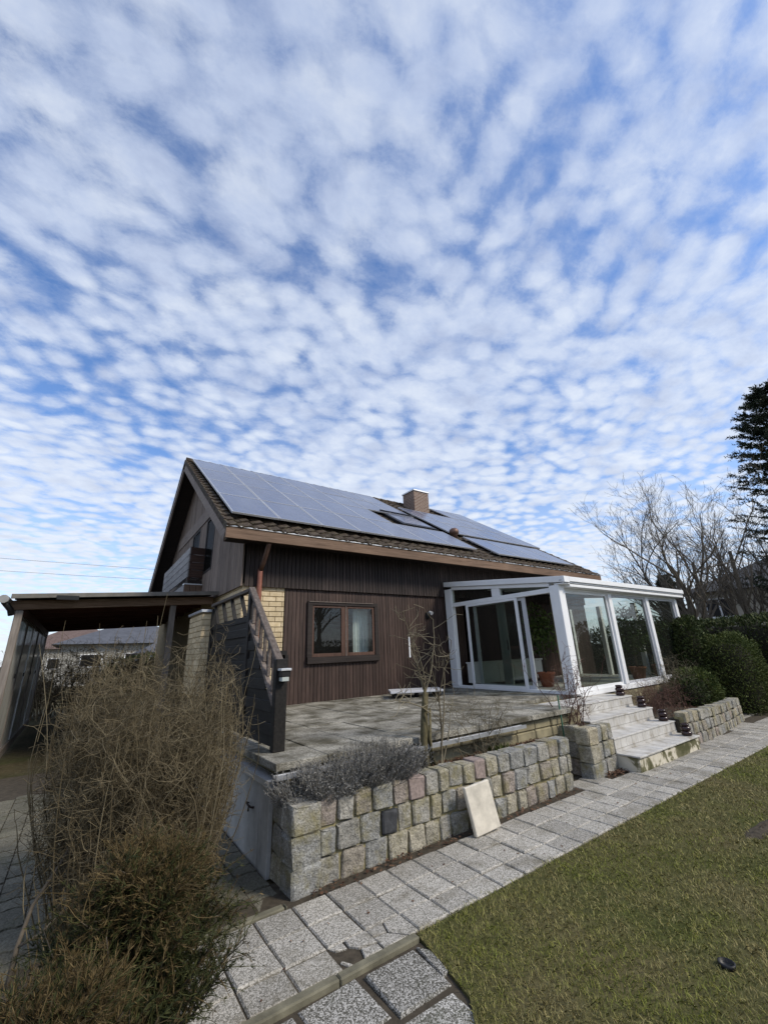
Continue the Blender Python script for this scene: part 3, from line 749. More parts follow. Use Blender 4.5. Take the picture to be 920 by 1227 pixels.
# front cladding, lower storey
m = MB(); x = 3.42
while x < XE:
    w = .088; b = .078; d = rnd.uniform(0, .004)
    x1 = x+b
    segs = [(.80, 3.20)]
    if x1 > WX0-.02 and x < WX1+.02: segs = [(.80, WZ0), (WZ1, 3.20)]
    if x > 8.75 and x < 10.4: segs = [(2.95, 3.20)]
    for z0, z1 in segs: m.box(x, x1, YH-.022-d, YH-.002, z0, z1)
    x += w
tag(m.build('cladding', M_clad, house), kind='stuff')
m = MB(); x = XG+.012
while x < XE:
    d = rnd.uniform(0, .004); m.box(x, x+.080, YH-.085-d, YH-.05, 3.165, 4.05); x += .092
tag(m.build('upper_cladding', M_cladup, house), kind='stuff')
m = MB(); m.box(XG+.02, XE, YH-.05, YH-.003, 3.22, 4.05); m.build('backing_board', M_dark, house)
m = MB()
m.box(3.40, WX0, YH, YH+.2, .0, 3.22); m.box(WX1, 8.75, YH, YH+.2, .0, 3.22); m.box(WX0, WX1, YH, YH+.2, 0, WZ0); m.box(WX0, WX1, YH, YH+.2, WZ1, 3.22)
m.box(10.4, XE, YH, YH+.2, 0, 3.22); m.box(8.75, 10.4, YH, YH+.2, 2.95, 3.22); m.box(8.75, 10.4, YH, YH+.2, 0, .84)
m.build('front_wall', M_dark, house)
# yellow brick corner
m = MB(); m.box(XG+.012, 3.40, YH+.0, YH+.2, 0, 3.22); m.box(XG+.012, XG+.2, YH+.2, YR, 0, 3.22); m.build('brick_backing', M_bjoint, house)
zc = .80; r = 0
while zc < 3.15:
    h = .098; x = XG-.004+(0 if r % 2 else -.14)
    while x < 3.395:
        w = .285; a = max(x, XG-.004); b = min(x+w, 3.40)
        if b-a > .04:
            m = MB(); m.box(a+.004, b-.004, YH-.016-rnd.uniform(0, .007), YH-.001, zc+.004, zc+h-.003); m.build('brick', M_brick, house, bevel=.004)
        x += w
    zc += h+.006; r += 1
m = MB(); zc = .02; r = 0
while zc < 3.15:
    y = YH-.004+(0 if r % 2 else -.14)
    while y < 12.5:
        a = max(y, YH-.004); m.box(XG-.004-rnd.uniform(0, .008), XG+.011, a+.004, y+.281, zc+.004, zc+.095); y += .285
    zc += .104; r += 1
tag(m.build('gable_brickwork', M_brick, house), kind='stuff')
# gable cladding, boards with openings for the balcony doors
m = MB(); y = YH-.06
while y < YR:
    y1 = y+.105; top = min(roof_z(y), roof_z(y1))-.12; d = rnd.uniform(0, .004); z0 = 3.17
    segs = [(z0, top)]
    if 11.25 < (y+y1)/2 < 12.25: segs = [(z0, 4.0), (5.62, top)]
    if 13.1 < (y+y1)/2 < 14.2: segs = [(z0, 4.85), (5.62, top)]
    for a, b in segs:
        if b > a+.05: m.box(XG-.055-d, XG-.028, y+.003, y1-.004, a, b)
    y += .106
tag(m.build('gable_cladding', M_gable, house), kind='stuff')
m = MB(); m.prism_x([(YH+.002, 3.20), (YR, 3.20), (YR, roof_z(YR)-.15), (YRG, ZRG-.15), (YH+.002, roof_z(YH)-.15)], XG-.024, XG+.01); m.build('gable_wall', M_dark, house)
m = MB(); m.prism_x([(YH+.2, 0), (YR, 0), (YR, roof_z(YR)-.15), (YRG, ZRG-.15), (YH+.2, roof_z(YH)-.15)], XE-.2, XE); m.build('end_wall', M_gable, house)
m = MB(); m.box(XG+.2, XE-.2, YR-.2, YR, 0, roof_z(YR)-.2); m.build('rear_wall', M_gable, house)
m = MB(); m.box(XG+.2, XE-.2, YH+.2, YR-.2, .70, .80); m.build('floor', M_dark, house)
m = MB(); m.box(XG+.2, XE-.2, YH+.2, YR-.2, 3.25, 3.40); m.build('floor', M_dark, house)
for y0, y1, z0, z1 in ((11.25, 12.25, 4.0, 5.62), (13.1, 14.2, 4.85, 5.62)):
    wd = MB(); t = .07
    for a in ((y0, y0+t, z0, z1), (y1-t, y1, z0, z1), (y0+t, y1-t, z0, z0+t), (y0+t, y1-t, z1-t, z1)): wd.box(XG-.062, XG-.03, *a)
    wf = wd.build('window', M_wintrim, house); g = MB(); g.box(XG-.045, XG-.038, y0+t, y1-t, z0+t, z1-t); g.build('pane', M_glassg, wf)
m = MB(); m.box(XG-.085, XG-.061, 10.9, 16.8, 5.63, 6.02); m.build('header_board', M_barge, house)
# roof planes
def slope_pt(x, s, off):   # front slope: distance s up from the eave, off above the plane
    return (x, YE+s*math.cos(PITCH)-off*math.sin(PITCH), ZE+s*math.sin(PITCH)+off*math.cos(PITCH))
RX0, RX1 = 1.93, 15.50; SLEN = (YRG-YE)/math.cos(PITCH)
def roof_slab(name, s0, s1, o0, o1, x0, x1, mat, parent):
    m = MB(); m.hexa([slope_pt(x0,s0,o0), slope_pt(x1,s0,o0), slope_pt(x1,s1,o0), slope_pt(x0,s1,o0), slope_pt(x0,s0,o1), slope_pt(x1,s0,o1), slope_pt(x1,s1,o1), slope_pt(x0,s1,o1)])
    return m.build(name, mat, parent)
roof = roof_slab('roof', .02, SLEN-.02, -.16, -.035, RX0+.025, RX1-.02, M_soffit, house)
m = MB(); yb = 20.7; tb = R_(35)
def back_pt(x, s, off): return (x, YRG+s*math.cos(tb)+off*math.sin(tb), ZRG-s*math.sin(tb)+off*math.cos(tb))
SB = (yb-YRG)/math.cos(tb)
m.hexa([back_pt(RX1-.02,.02,-.16), back_pt(RX0+.025,.02,-.16), back_pt(RX0+.025,SB,-.16), back_pt(RX1-.02,SB,-.16), back_pt(RX1-.02,.02,-.02), back_pt(RX0+.025,.02,-.02), back_pt(RX0+.025,SB,-.02), back_pt(RX1-.02,SB,-.02)])
m.build('rear_slope', M_soffit, roof)
# interlocking tiles: each course a wavy strip lapped over the one below
TW, TH = .30, .335
cols = int((RX1-RX0)/TW); K = 6; Vt = []; Ft = []
nrow = int(SLEN/TH)+1
for r in range(nrow):
    s0 = -.06+r*TH; s1 = min(s0+TH+.03, SLEN)
    for c in range(cols):
        x0 = RX0+c*TW; b = len(Vt); j = rnd.gauss(0, .003)
        for i in range(K+1):
            t = i/K; wv_ = .024*math.sin(2*math.pi*(t-.12))+.012*math.cos(4*math.pi*t)
            x = x0+t*TW*1.01
            Vt.append(slope_pt(x, s0+j, .010+wv_)); Vt.append(slope_pt(x, s0+j, .045+wv_+j)); Vt.append(slope_pt(x, s1, .005+wv_))
        for i in range(K):
            a = b+i*3; Ft += [(a, a+3, a+4, a+1), (a+1, a+4, a+5, a+2)]
mt = MB(); mt.v = Vt; mt.f = Ft; mt.m = [0]*len(Ft); tag(mt.build('tiles', M_tile, roof), kind='stuff')
m = MB(); x = RX0
while x < RX1-.1:
    p = [(x, YRG, ZRG+.005), (min(x+.40, RX1), YRG, ZRG+.005)]; m.tube(p, [.125, .105], 10); x += .37
tag(m.build('ridge_tiles', M_tile, roof, True), kind='stuff')
# verge: lapped edge tiles down the gable
m = MB()
for r in range(nrow):
    s0 = -.06+r*TH; s1 = min(s0+TH+.03, SLEN)
    m.hexa([slope_pt(RX0-.03,s0,-.075), slope_pt(RX0+.02,s0,-.075), slope_pt(RX0+.02,s1,-.095), slope_pt(RX0-.03,s1,-.095), slope_pt(RX0-.03,s0,.055), slope_pt(RX0+.02,s0,.055), slope_pt(RX0+.02,s1,.03), slope_pt(RX0-.03,s1,.03)])
tag(m.build('verge_tiles', M_tile, roof), kind='stuff')
m = MB(); m.hexa([back_pt(RX0+.02,0,-.1), back_pt(RX0-.03,0,-.1), back_pt(RX0-.03,SB,-.1), back_pt(RX0+.02,SB,-.1), back_pt(RX0+.02,0,.05), back_pt(RX0-.03,0,.05), back_pt(RX0-.03,SB,.05), back_pt(RX0+.02,SB,.05)]); m.build('rear_verge', M_tile, roof)
# barge boards, fascia, soffit, gutter edge
def barge(name, ptf, s0, s1, o0, o1, x0, x1, mat):
    m = MB(); m.hexa([ptf(x0,s0,o0), ptf(x1,s0,o0), ptf(x1,s1,o0), ptf(x0,s1,o0), ptf(x0,s0,o1), ptf(x1,s0,o1), ptf(x1,s1,o1), ptf(x0,s1,o1)]); return m.build(name, mat, house)
barge('barge_board', slope_pt, -.02, SLEN+.05, -.31, -.10, RX0-.025, RX0+.022, M_barge)
barge('barge_board', back_pt, -.02, SB, -.31, -.10, RX0+.022, RX0-.025, M_barge)
barge('barge_board', slope_pt, -.02, SLEN, -.31, -.05, RX1-.02, RX1+.02, M_barge)
m = MB(); m.box(RX0-.03, RX1+.03, YE-.035, YE+.005, 3.965, 4.19); m.build('fascia', M_fascia, house, bevel=.004)
m = MB(); m.box(RX0-.03, RX1+.03, YE-.055, YE-.020, 4.191, 4.212); m.build('gutter_edge', M_steelw, house)
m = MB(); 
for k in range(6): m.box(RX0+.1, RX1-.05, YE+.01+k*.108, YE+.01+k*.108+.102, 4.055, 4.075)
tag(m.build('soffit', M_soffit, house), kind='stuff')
# copper downpipe
m = MB(); m.tube([(2.80, 7.93, 4.02), (2.80, 7.96, 3.93), (2.795, 8.22, 3.62), (2.795, 8.36, 3.50)], [.045, .05, .048, .048], 12); dp = m.build('downpipe', M_coppd, house, True)
m = MB(); m.tube([(2.795, 8.375, 3.52), (2.795, 8.385, 3.44), (2.795, 8.40, .86)], .052, 14); m.build('pipe', M_copper, dp, True)
m = MB()
for z in (2.98, 1.9): m.tube([(2.795, 8.40, z), (2.795, 8.40, z+.03)], .060, 14); m.box(2.78, 2.81, 8.44, 8.53, z, z+.03)
m.build('bracket', M_coppd, dp)
# front window
win = MB(); t = .09; y0, y1 = YH-.075, YH+.03
win.box(WX0-.05, WX1+.05, y0, y1, WZ1-.03, WZ1+.05); win.box(WX0-.05, WX1+.05, y0-.03, y1, WZ0-.06, WZ0+.07); win.box(WX0-.05, WX0+.07, y0, y1, WZ0+.07, WZ1-.03); win.box(WX1-.05, WX1+.05, y0, y1, WZ0+.07, WZ1-.03)
wf = win.build('window', M_wintrim, house, bevel=.004)
xm = 4.90
def sash(x0, x1, tL, tR, mat, gl):
    m = MB(); z0, z1 = WZ0+.071, WZ1-.031; ya, yb_ = YH-.05, YH-.005
    m.box(x0, x0+tL, ya, yb_, z0, z1); m.box(x1-tR, x1, ya, yb_, z0, z1); m.box(x0+tL, x1-tR, ya, yb_, z0, z0+.07); m.box(x0+tL, x1-tR, ya, yb_, z1-.05, z1)
    s_ = m.build('sash', mat, wf, bevel=.004); g = MB(); g.box(x0+tL, x1-tR, YH-.032, YH-.026, z0+.07, z1-.05); g.build('pane', gl, s_)
sash(WX0+.071, xm-.012, .045, .11, M_winwood, M_glassd); sash(xm+.012, WX1-.051, .05, .055, M_winwood, M_glass)
m = MB(); m.box(xm-.011, xm+.011, YH-.062, YH-.004, WZ0+.071, WZ1-.031); m.build('meeting_strip', M_rail, wf)
m = MB(); m.box(WX0-.02, WX1-.1, YH-.094, YH-.076, WZ1+.034, WZ1+.050); m.build('drip_rail', M_rail, wf)
cu = MB(); n = 26; xa, xb = 5.28, 5.72; vs = []
for i in range(n+1):
    t_ = i/n; x = xa+(xb-xa)*t_; y = YH+.27+.022*math.sin(t_*34)
    vs += [(x, y, WZ0-.05), (x, y, WZ1+.02), (x, y+.004, WZ0-.05), (x, y+.004, WZ1+.02)]
for i in range(n):
    a = i*4; cu.f += [(a, a+4, a+5, a+1), (a+2, a+3, a+7, a+6)]; cu.m += [0, 0]
cu.v = vs; cu.build('curtain', M_curt, wf, True)
# wall lamp
m = MB(); m.lathe((7.40, YH-.05, 2.58), [(.03, 0), (.055, .01), (.06, .12), (.045, .16), (.02, .17)], 12); lp = m.build('wall_lamp', M_black, house, True)
m = MB(); m.tube([(7.42, YH-.03, 2.66), (7.44, YH-.10, 2.74), (7.45, YH-.17, 2.70)], [.025, .04, .05], 10); m.build('lamp_head', M_greyfr, lp)
# chimney
m = MB(); m.box(11.20, 12.06, 13.22, 14.02, 7.4, 8.66); ch = m.build('chimney', mk_chim(), house)
m = MB(); m.box(11.16, 12.10, 13.18, 14.06, 8.661, 8.735); m.build('chimney_cap', M_zinc, ch, bevel=.01)
m = MB(); m.lathe((11.72, 13.6, 8.73), [(.08, 0), (.08, .07), (.11, .075), (.11, .095), (.02, .12)], 12); m.build('cowl', M_zinc, ch)
# roof window and vent
rw = roof_slab('roof_window', 2.62, 4.02, .06, .13, 7.95, 9.45, M_black, house)
m = MB()
def rbox(m, x0, x1, s0, s1, o0, o1): m.hexa([slope_pt(x0,s0,o0), slope_pt(x1,s0,o0), slope_pt(x1,s1,o0), slope_pt(x0,s1,o0), slope_pt(x0,s0,o1), slope_pt(x1,s0,o1), slope_pt(x1,s1,o1), slope_pt(x0,s1,o1)])
rbox(m, 8.08, 9.32, 2.76, 3.88, .131, .14); m.build('pane', M_solar, rw)
m = MB(); rbox(m, 7.9, 9.5, 4.021, 4.12, .05, .20); m.build('flashing', M_black, rw)
m = MB(); c = slope_pt(9.95, 2.2, 0); m.lathe(c, [(.10, 0), (.10, .12), (.15, .16), (.17, .22), (.16, .30), (.10, .36), (.03, .38)], 14); m.build('roof_vent', M_coppd, house, True)
# solar modules
PW, PH = 1.035, 1.70
def panel(x0, s0, w=PW, h=PH):
    key = ('pan', w, h)
    if key not in SL:
        m = MB(); m.box(.022, w-.037, .022, h-.037, .030, .036); SL[key] = m.mesh('solar_panel', M_solar)
        m = MB(); t = .024
        for a in ((0, w-.015, 0, t), (0, w-.015, h-.015-t, h-.015), (0, t, t, h-.015-t), (w-.015-t, w-.015, t, h-.015-t)): m.box(*a, 0, .040)
        m.box(t, w-.015-t, t, h-.015-t, .004, .010); SL[key+('f',)] = m.mesh('frame', M_alu)
    o = bpy.data.objects.new('solar_panel', SL[key]); COL.objects.link(o); o.parent = house
    o.location = Vector(slope_pt(x0, s0, .125))-house.location; o.rotation_euler = (PITCH+rnd.gauss(0, .002), rnd.gauss(0, .002), 0)
    f = bpy.data.objects.new('frame', SL[key+('f',)]); COL.objects.link(f); f.parent = o
for r, ncol in ((0, 7), (1, 5), (2, 7), (3, 7)):
    for c in range(ncol): panel(2.08+c*PW, .50+r*PH)
for c in range(4): panel(10.10+c*PW, .32)
for c in range(5): panel(9.80+c*PW, 2.38)
for c in range(5): panel(9.80+c*PW, 4.08)
for c in range(2): panel(12.9+c*PW, 5.80)
m = MB()
for r in range(4):
    for s in (.4, 1.3): rbox(m, 2.15, 9.2 if r != 1 else 7.15, .5+r*PH+s, .5+r*PH+s+.04, .05, .118)
for s in (.7, 1.6, 2.8, 3.6, 4.5, 5.3): rbox(m, 10.2, 14.1, s, s+.04, .05, .118)
m.build('mounting_rails', M_alu, house)
# balcony on the gable
bal = MB(); bal.box(2.08, XG-.06, 12.2, 16.9, 3.70, 3.84); bl = bal.build('balcony', M_soffit, house)
for k in range(4):
    z0 = 3.92+k*.215
    m = MB(); m.box(2.045, 2.075, 12.19, 16.7, z0, z0+.195); m.build('front_board', M_balc, bl)
    m = MB(); m.box(2.078, XG-.062, 12.185, 12.215, z0, z0+.195); m.build('side_board', M_balcb, bl)
m = MB(); m.box(2.06, 2.14, 12.22, 12.30, 3.84, 4.78); m.box(2.06, 2.14, 16.5, 16.58, 3.84, 4.78); m.build('post', M_balcb, bl)
for k in range(3):
    m = MB(); m.box(1.99+k*.15, 1.99+k*.15+.142, 12.10, 12.13, 3.30, 3.70); m.build('apron_board', M_fascia, bl)
m = MB(); m.box(1.985, 2.015, 12.131, 16.7, 3.32, 3.70); m.build('apron_front', M_balc, bl)
m = MB(); m.box(1.98, 2.44, 12.09, 12.30, 3.701, 3.73); m.build('apron_cap', M_steelw, bl)

# ------------------------------------------------------------------ outside stair with boarded side
stc = empty('stair_screen', (1.84, 6.2, 0)); tag(stc, 'black boarded stair screen with a sloping wooden handrail beside the brick corner', 'screen')
XS = 1.835; ZT = .846
m = MB(); m.box(XS-.06, XS+.075, 4.60, 4.69, ZT, 1.76); m.build('post', M_stair, stc, bevel=.006)
m = MB(); m.box(XS-.04, XS+.05, 5.74, 5.83, ZT, 2.66); m.build('post', M_stair, stc, bevel=.005)
m = MB(); m.box(XS-.04, XS+.05, 7.80, 7.89, 0, 2.62); m.build('post', M_stair, stc, bevel=.005)
m = MB(); m.bar((XS, 4.62, 1.70), (XS, 5.83, 2.715), .085, .045); m.build('handrail', M_rail, stc, bevel=.006)
m = MB(); m.box(XS-.045, XS+.045, 5.84, 7.92, 2.662, 2.71); m.build('handrail', M_rail, stc, bevel=.006)
m = MB(); m.bar((XS-.01, 4.70, 1.25), (XS-.01, 5.73, 2.25), .05, .05); m.build('lower_rail', M_rail, stc)
m = MB(); m.box(XS-.02, XS+.03, 5.84, 7.79, 2.255, 2.335); m.build('lower_rail', M_stair, stc)
sl_ = (2.715-1.70)/1.21
for k in range(6):
    y = 4.84+k*.165; zb = 1.25+(y-4.70)*(1.0/1.03)+.03; zt_ = 1.70+(y-4.62)*sl_-.03
    m = MB(); m.box(XS-.015, XS+.02, y-.022, y+.022, zb, zt_); m.build('baluster', M_rail, stc)
for k in range(4):
    y = 6.02+k*.50
    m = MB(); m.bar((XS, y, 2.336), (XS, y+.26, 2.662), .03, .05, (1, 0, 0)); m.build('brace', M_stair, stc)
for k in range(11):
    z0 = ZT+.02+k*.112; off = 0 if k % 2 else .022
    zt_ = z0+.118
    ylim = 4.70 if zt_ < 1.25 else 4.70+(zt_-1.25)*1.03
    if ylim > 5.6: break
    m = MB(); m.box(XS-.03+off, XS-.012+off, ylim, 5.735, z0, zt_); m.build('slat', M_stair, stc, bevel=.004)
for k in range(13):
    z0 = ZT+.02+k*.108; off = 0 if k % 2 else .022
    m = MB(); m.box(XS-.03+off, XS-.012+off, 5.835, 7.79, z0, z0+.114); m.build('slat', M_stair, stc, bevel=.004)
m = MB(); m.box(XS+.012, XS+.04, 5.19, 5.23, ZT, 1.66); m.build('batten', M_stair, stc)
m = MB(); m.box(XS+.012, XS+.04, 6.75, 6.80, ZT, 2.25); m.build('batten', M_stair, stc)
m = MB(); m.box(XS+.055, 2.43, 5.90, 8.4, 1.80, 1.86); m.build('landing', M_stair, stc)
m = MB(); m.box(2.40, 2.45, 5.9, 8.4, 1.62, 1.80); m.build('stringer', M_stair, stc)
# small lamp fixed to the post
sol = empty('post_lamp', (1.85, 4.55, 1.6)); tag(sol, 'small box-shaped lamp fixed near the top of the dark stair post', 'lamp')
m = MB(); m.box(1.80, 1.90, 4.505, 4.598, 1.575, 1.635); m.build('housing', M_black, sol, bevel=.006)
m = MB(); m.box(1.79, 1.91, 4.49, 4.598, 1.637, 1.662); m.build('cap', M_steelw, sol, bevel=.004)
m = MB(); m.box(1.81, 1.89, 4.51, 4.597, 1.53, 1.574); m.build('lens', M_curt, sol, bevel=.004)

# brick pier behind the landing
bp_ = empty('brick_pier', (1.75, 8.4, 0)); tag(bp_, 'narrow yellow brick pier with a metal cap behind the stair landing', 'brick pier')
m = MB(); m.box(1.675, 1.805, 7.945, 9.0, 0, 2.57); m.build('core', M_bjoint, bp_)
r = 0; z = 1.2
while z < 2.5:
    y = 7.93-(r % 2)*.12
    while y < 8.98:
        a = max(y, 7.93); b = min(y+.24, 9.0)
        m = MB(); m.box(1.660, 1.674, a+.004, b-.004, z+.004, z+.088); m.build('brick', M_brick, bp_)
        y += .244
    m = MB(); m.box(1.662, 1.82, 7.930, 7.944, z+.004, z+.088); m.build('brick', M_brick, bp_)
    z += .096; r += 1
m = MB(); m.box(1.63, 1.84, 7.89, 9.05, 2.571, 2.62); m.build('cap', M_zinc, bp_, bevel=.005)

# ------------------------------------------------------------------ conservatory
cs = empty('conservatory', (11, 6.8, .0)); tag(cs, 'white framed glass conservatory built against the dark timber wall', 'conservatory')
CX, CX2, CY = 8.10, 13.95, 5.07; Z0 = .846
def topz(y): return 3.16+(y-4.8)*(3.56-3.16)/(8.4-4.8)
m = MB(); m.box(8.02, CX2, 5.06, 5.36, -.04, .80); m.box(CX2-.3, CX2, 5.36, 8.45, -.04, .80); m.build('plinth', M_ytone, cs)
x = 9.1
while x < CX2-.1:
    w = rnd.uniform(.22, .38)
    for z0, z1 in ((.43, .60), (.606, .775)):
        m = MB(); m.box(x, min(x+w-.01, CX2), 5.045+rnd.uniform(-.012, .008), 5.058, z0, z1); m.build('plinth_stone', M_ytone, cs, bevel=.006)
    x += w
m = MB(); m.box(8.10, CX2-.02, 5.10, 8.45, .801, .84); m.build('floor', M_stile, cs)
# side wall towards the terrace
m = MB(); m.box(CX-.06, CX+.06, 5.13, 8.44, Z0, .905); m.build('sill', M_white, cs, bevel=.004)
m = MB(); m.box(CX-.07, CX+.07, 8.20, 8.44, .906, 3.35); m.build('post', M_white, cs, bevel=.006)
m = MB(); m.box(CX-.09, CX+.13, 4.97, 5.20, Z0, 3.0); m.build('post', M_white, cs, bevel=.008)
m = MB(); m.box(CX-.05, CX+.05, 5.205, 8.195, 2.865, 2.965); m.build('rail', M_white, cs, bevel=.004)
def yz_bar(name, y0, y1, f0, f1, x0, x1, mat=M_white):
    m = MB(); m.hexa([(x0,y0,f0(y0)),(x1,y0,f0(y0)),(x1,y1,f0(y1)),(x0,y1,f0(y1)),(x0,y0,f1(y0)),(x1,y0,f1(y0)),(x1,y1,f1(y1)),(x0,y1,f1(y1))]); return m.build(name, mat, cs, bevel=.005)
yz_bar('roof_beam', 4.80, 8.43, lambda y: topz(y)-.128, topz, CX-.10, CX+.10)
yz_bar('roof_beam', 5.21, 8.19, lambda y: topz(y)-.215, lambda y: topz(y)-.133, CX-.055, CX+.055)
m = MB(); m.box(CX-.05, CX+.05, 6.56, 6.80, 2.967, 3.16); m.build('mullion', M_white, cs)
for y0, y1 in ((5.205, 6.555), (6.805, 8.195)):
    m = MB(); f = lambda y: topz(y)-.22
    m.hexa([(CX-.004,y0,2.966),(CX+.004,y0,2.966),(CX+.004,y1,2.966),(CX-.004,y1,2.966),(CX-.004,y0,max(2.97,f(y0))),(CX+.004,y0,max(2.97,f(y0))),(CX+.004,y1,f(y1)),(CX-.004,y1,f(y1))]); m.build('pane', M_glassd, cs)
# sliding doors of the side wall
def door(name, y0, y1, xo, t, mat, pane=M_glassd, tt=None):
    m = MB(); z0, z1 = .907, 2.862; tt = tt or t
    m.box(xo-.02, xo+.02, y0, y0+t, z0, z1); m.box(xo-.02, xo+.02, y1-t, y1, z0, z1); m.box(xo-.02, xo+.02, y0+t, y1-t, z0, z0+tt); m.box(xo-.02, xo+.02, y0+t, y1-t, z1-tt, z1)
    d = m.build(name, mat, cs, bevel=.004); g = MB(); g.box(xo-.004, xo+.004, y0+t, y1-t, z0+tt, z1-tt); g.build('pane', pane, d); return d
door('sliding_door', 6.10, 7.72, CX-.03, .075, M_white, tt=.05)
door('sliding_door', 5.92, 7.52, CX+.03, .10, M_greyfr, tt=.07)
m = MB(); m.box(CX+.055, CX+.075, 6.55, 6.80, .907, 2.862); m.build('door_stile', M_greyfr, cs)
m = MB(); m.box(CX+.0545, CX+.056, 6.57, 6.60, 1.72, 1.95); m.build('door_handle', M_black, cs)
# front
m = MB(); m.box(CX+.102, CX2+.06, 4.80, 5.06, 3.055, 3.158); m.build('gutter_beam', M_white, cs, bevel=.006)
m = MB(); m.box(CX-.088, CX2+.05, 4.835, 5.06, 3.002, 3.028); m.box(CX+.135, CX2+.05, 4.835, 5.06, 2.95, 3.050); m.build('gutter_beam', M_white, cs, bevel=.005)
m = MB(); m.box(CX-.108, CX-.1005, 4.86, 4.92, 3.075, 3.10); m.build('drain_stub', M_zinc, cs)
m = MB(); m.box(CX+.135, CX2, CY-.06, CY+.06, .80, .905); m.build('sill', M_white, cs, bevel=.005)
m = MB(); m.box(CX+.135, CX2, CY-.04, CY+.06, 2.90, 2.949); m.build('head_rail', M_white, cs)
for x in (10.14, 12.05, 13.83):
    m = MB(); m.box(x-.075, x+.075, CY-.07, CY+.06, .906, 2.899); m.build('post', M_white, cs, bevel=.006)
for a, b in ((8.235, 10.062), (10.218, 11.972), (12.128, 13.752)):
    t = .055
    fr = MB(); fr.box(a, a+t, CY-.03, CY+.03, .906, 2.898); fr.box(b-t, b, CY-.03, CY+.03, .906, 2.898); fr.box(a+t, b-t, CY-.03, CY+.03, .906, .96); fr.box(a+t, b-t, CY-.03, CY+.03, 2.845, 2.898)
    fo = fr.build('window_frame', M_white if a < 9 else M_greyfr, cs, bevel=.003)
    g = MB(); g.box(a+t, b-t, CY-.004, CY+.004, .96, 2.845); g.build('pane', M_glassd, fo)
# right end
for y in (6.2, 7.3, 8.36):
    m = MB(); m.box(CX2-.12, CX2, y-.06, y+.06, .80, 2.949); m.build('post', M_white, cs)
for y0, y1 in ((5.14, 6.135), (6.265, 7.235), (7.365, 8.295)):
    m = MB(); m.box(CX2-.064, CX2-.056, y0, y1, .85, 2.949); m.build('pane', M_glass, cs)
yz_bar('roof_beam', 5.065, 8.43, lambda y: topz(y)-.20, topz, CX2-.12, CX2+.04)
M_roofpane = mk_glass('dimming_roof_pane', (.55, .56, .55), .1, 1.0, .66)  # tint and diffuse grey added to block daylight and dim the conservatory interior
# rafters and roof panes
xs_ = [CX+.10+i*(CX2-.12-CX-.10)/7 for i in range(8)]
for x in xs_[1:-1]: yz_bar('rafter', 5.065, 8.43, lambda y: topz(y)-.14, lambda y: topz(y)-.04, x-.03, x+.03)
for a, b in zip(xs_[:-1], xs_[1:]): yz_bar('roof_pane', 5.065, 8.43, lambda y: topz(y)-.037, lambda y: topz(y)-.03, a+.032, b-.032, M_roofpane)
# things inside
cab = empty('cabinet', (9.6, 8.0, .842)); tag(cab, 'low white cabinet standing inside the conservatory by the timber wall', 'cabinet')
m = MB(); m.box(8.45, 11.0, 7.75, 8.25, .93, 1.40); m.build('carcass', M_cab, cab, bevel=.008)
m = MB(); m.box(8.43, 11.02, 7.72, 8.27, 1.401, 1.44); m.build('top', M_cab, cab, bevel=.004)
for k in range(4): m = MB(); m.box(8.47+k*.63, 8.47+k*.63+.61, 7.73, 7.749, .95, 1.38); m.build('door', M_cab, cab, bevel=.004)
m = MB(); m.box(8.5, 10.95, 7.80, 8.2, .842, .929); m.build('plinth', M_black, cab)
cn = empty('curtain', (9.12, 5.86, .842)); tag(cn, 'narrow beige cloth hanging inside the conservatory near its corner post', 'curtain')
m = MB(); n = 14; vs = []
for i in range(n+1):
    t_ = i/n; x = 9.02+.20*t_; y = 5.86+.02*math.sin(t_*16); vs += [(x, y, .86), (x, y, 2.90), (x+.003, y+.012, .86), (x+.003, y+.012, 2.90)]
m.v = vs
for i in range(n): a = i*4; m.f += [(a, a+4, a+5, a+1), (a+2, a+3, a+7, a+6)]; m.m += [0, 0]
m.build('cloth', M_curtg, cn, True)
def house_plant(x, y, z, h, n, label, seed):
    rg = np.random.default_rng(seed); t = empty('potted_plant', (x, y, z)); tag(t, label, 'plant')
    m = MB(); m.lathe((x, y, z), [(.13, 0), (.19, .28), (.21, .29), (.21, .33), (.17, .33), (.16, .28)], 18); m.build('pot', M_terra, t, True)
    m = MB(); m.tube([(x, y, z+.27), (x+.03, y, z+.27+h*.4), (x-.02, y+.02, z+.27+h*.8)], [.025, .02, .01], 7); m.build('stem', M_bark, t, True)
    c = rdir(n, rg)*rg.random((n, 1))**.5*np.array([.45, .45, h*.38])+np.array([x, y, z+.30+h*.58])
    L_ = rg.uniform(.08, .2, n); V, F = leaves_np(c, rdir(n, rg)+np.array([0, 0, -.3]), rdir(n, rg), L_, L_*.32); fast_mesh('foliage', V, F, M_plant, t)
house_plant(9.40, 6.55, .842, 1.75, 700, 'tall leafy green plant in a terracotta pot inside the conservatory', 21)
house_plant(12.05, 5.62, .842, 1.7, 900, 'dense leafy plant standing behind the middle conservatory pane', 23)
house_plant(13.35, 5.62, .842, 1.5, 800, 'smaller leafy plant inside the conservatory near its far end', 22)

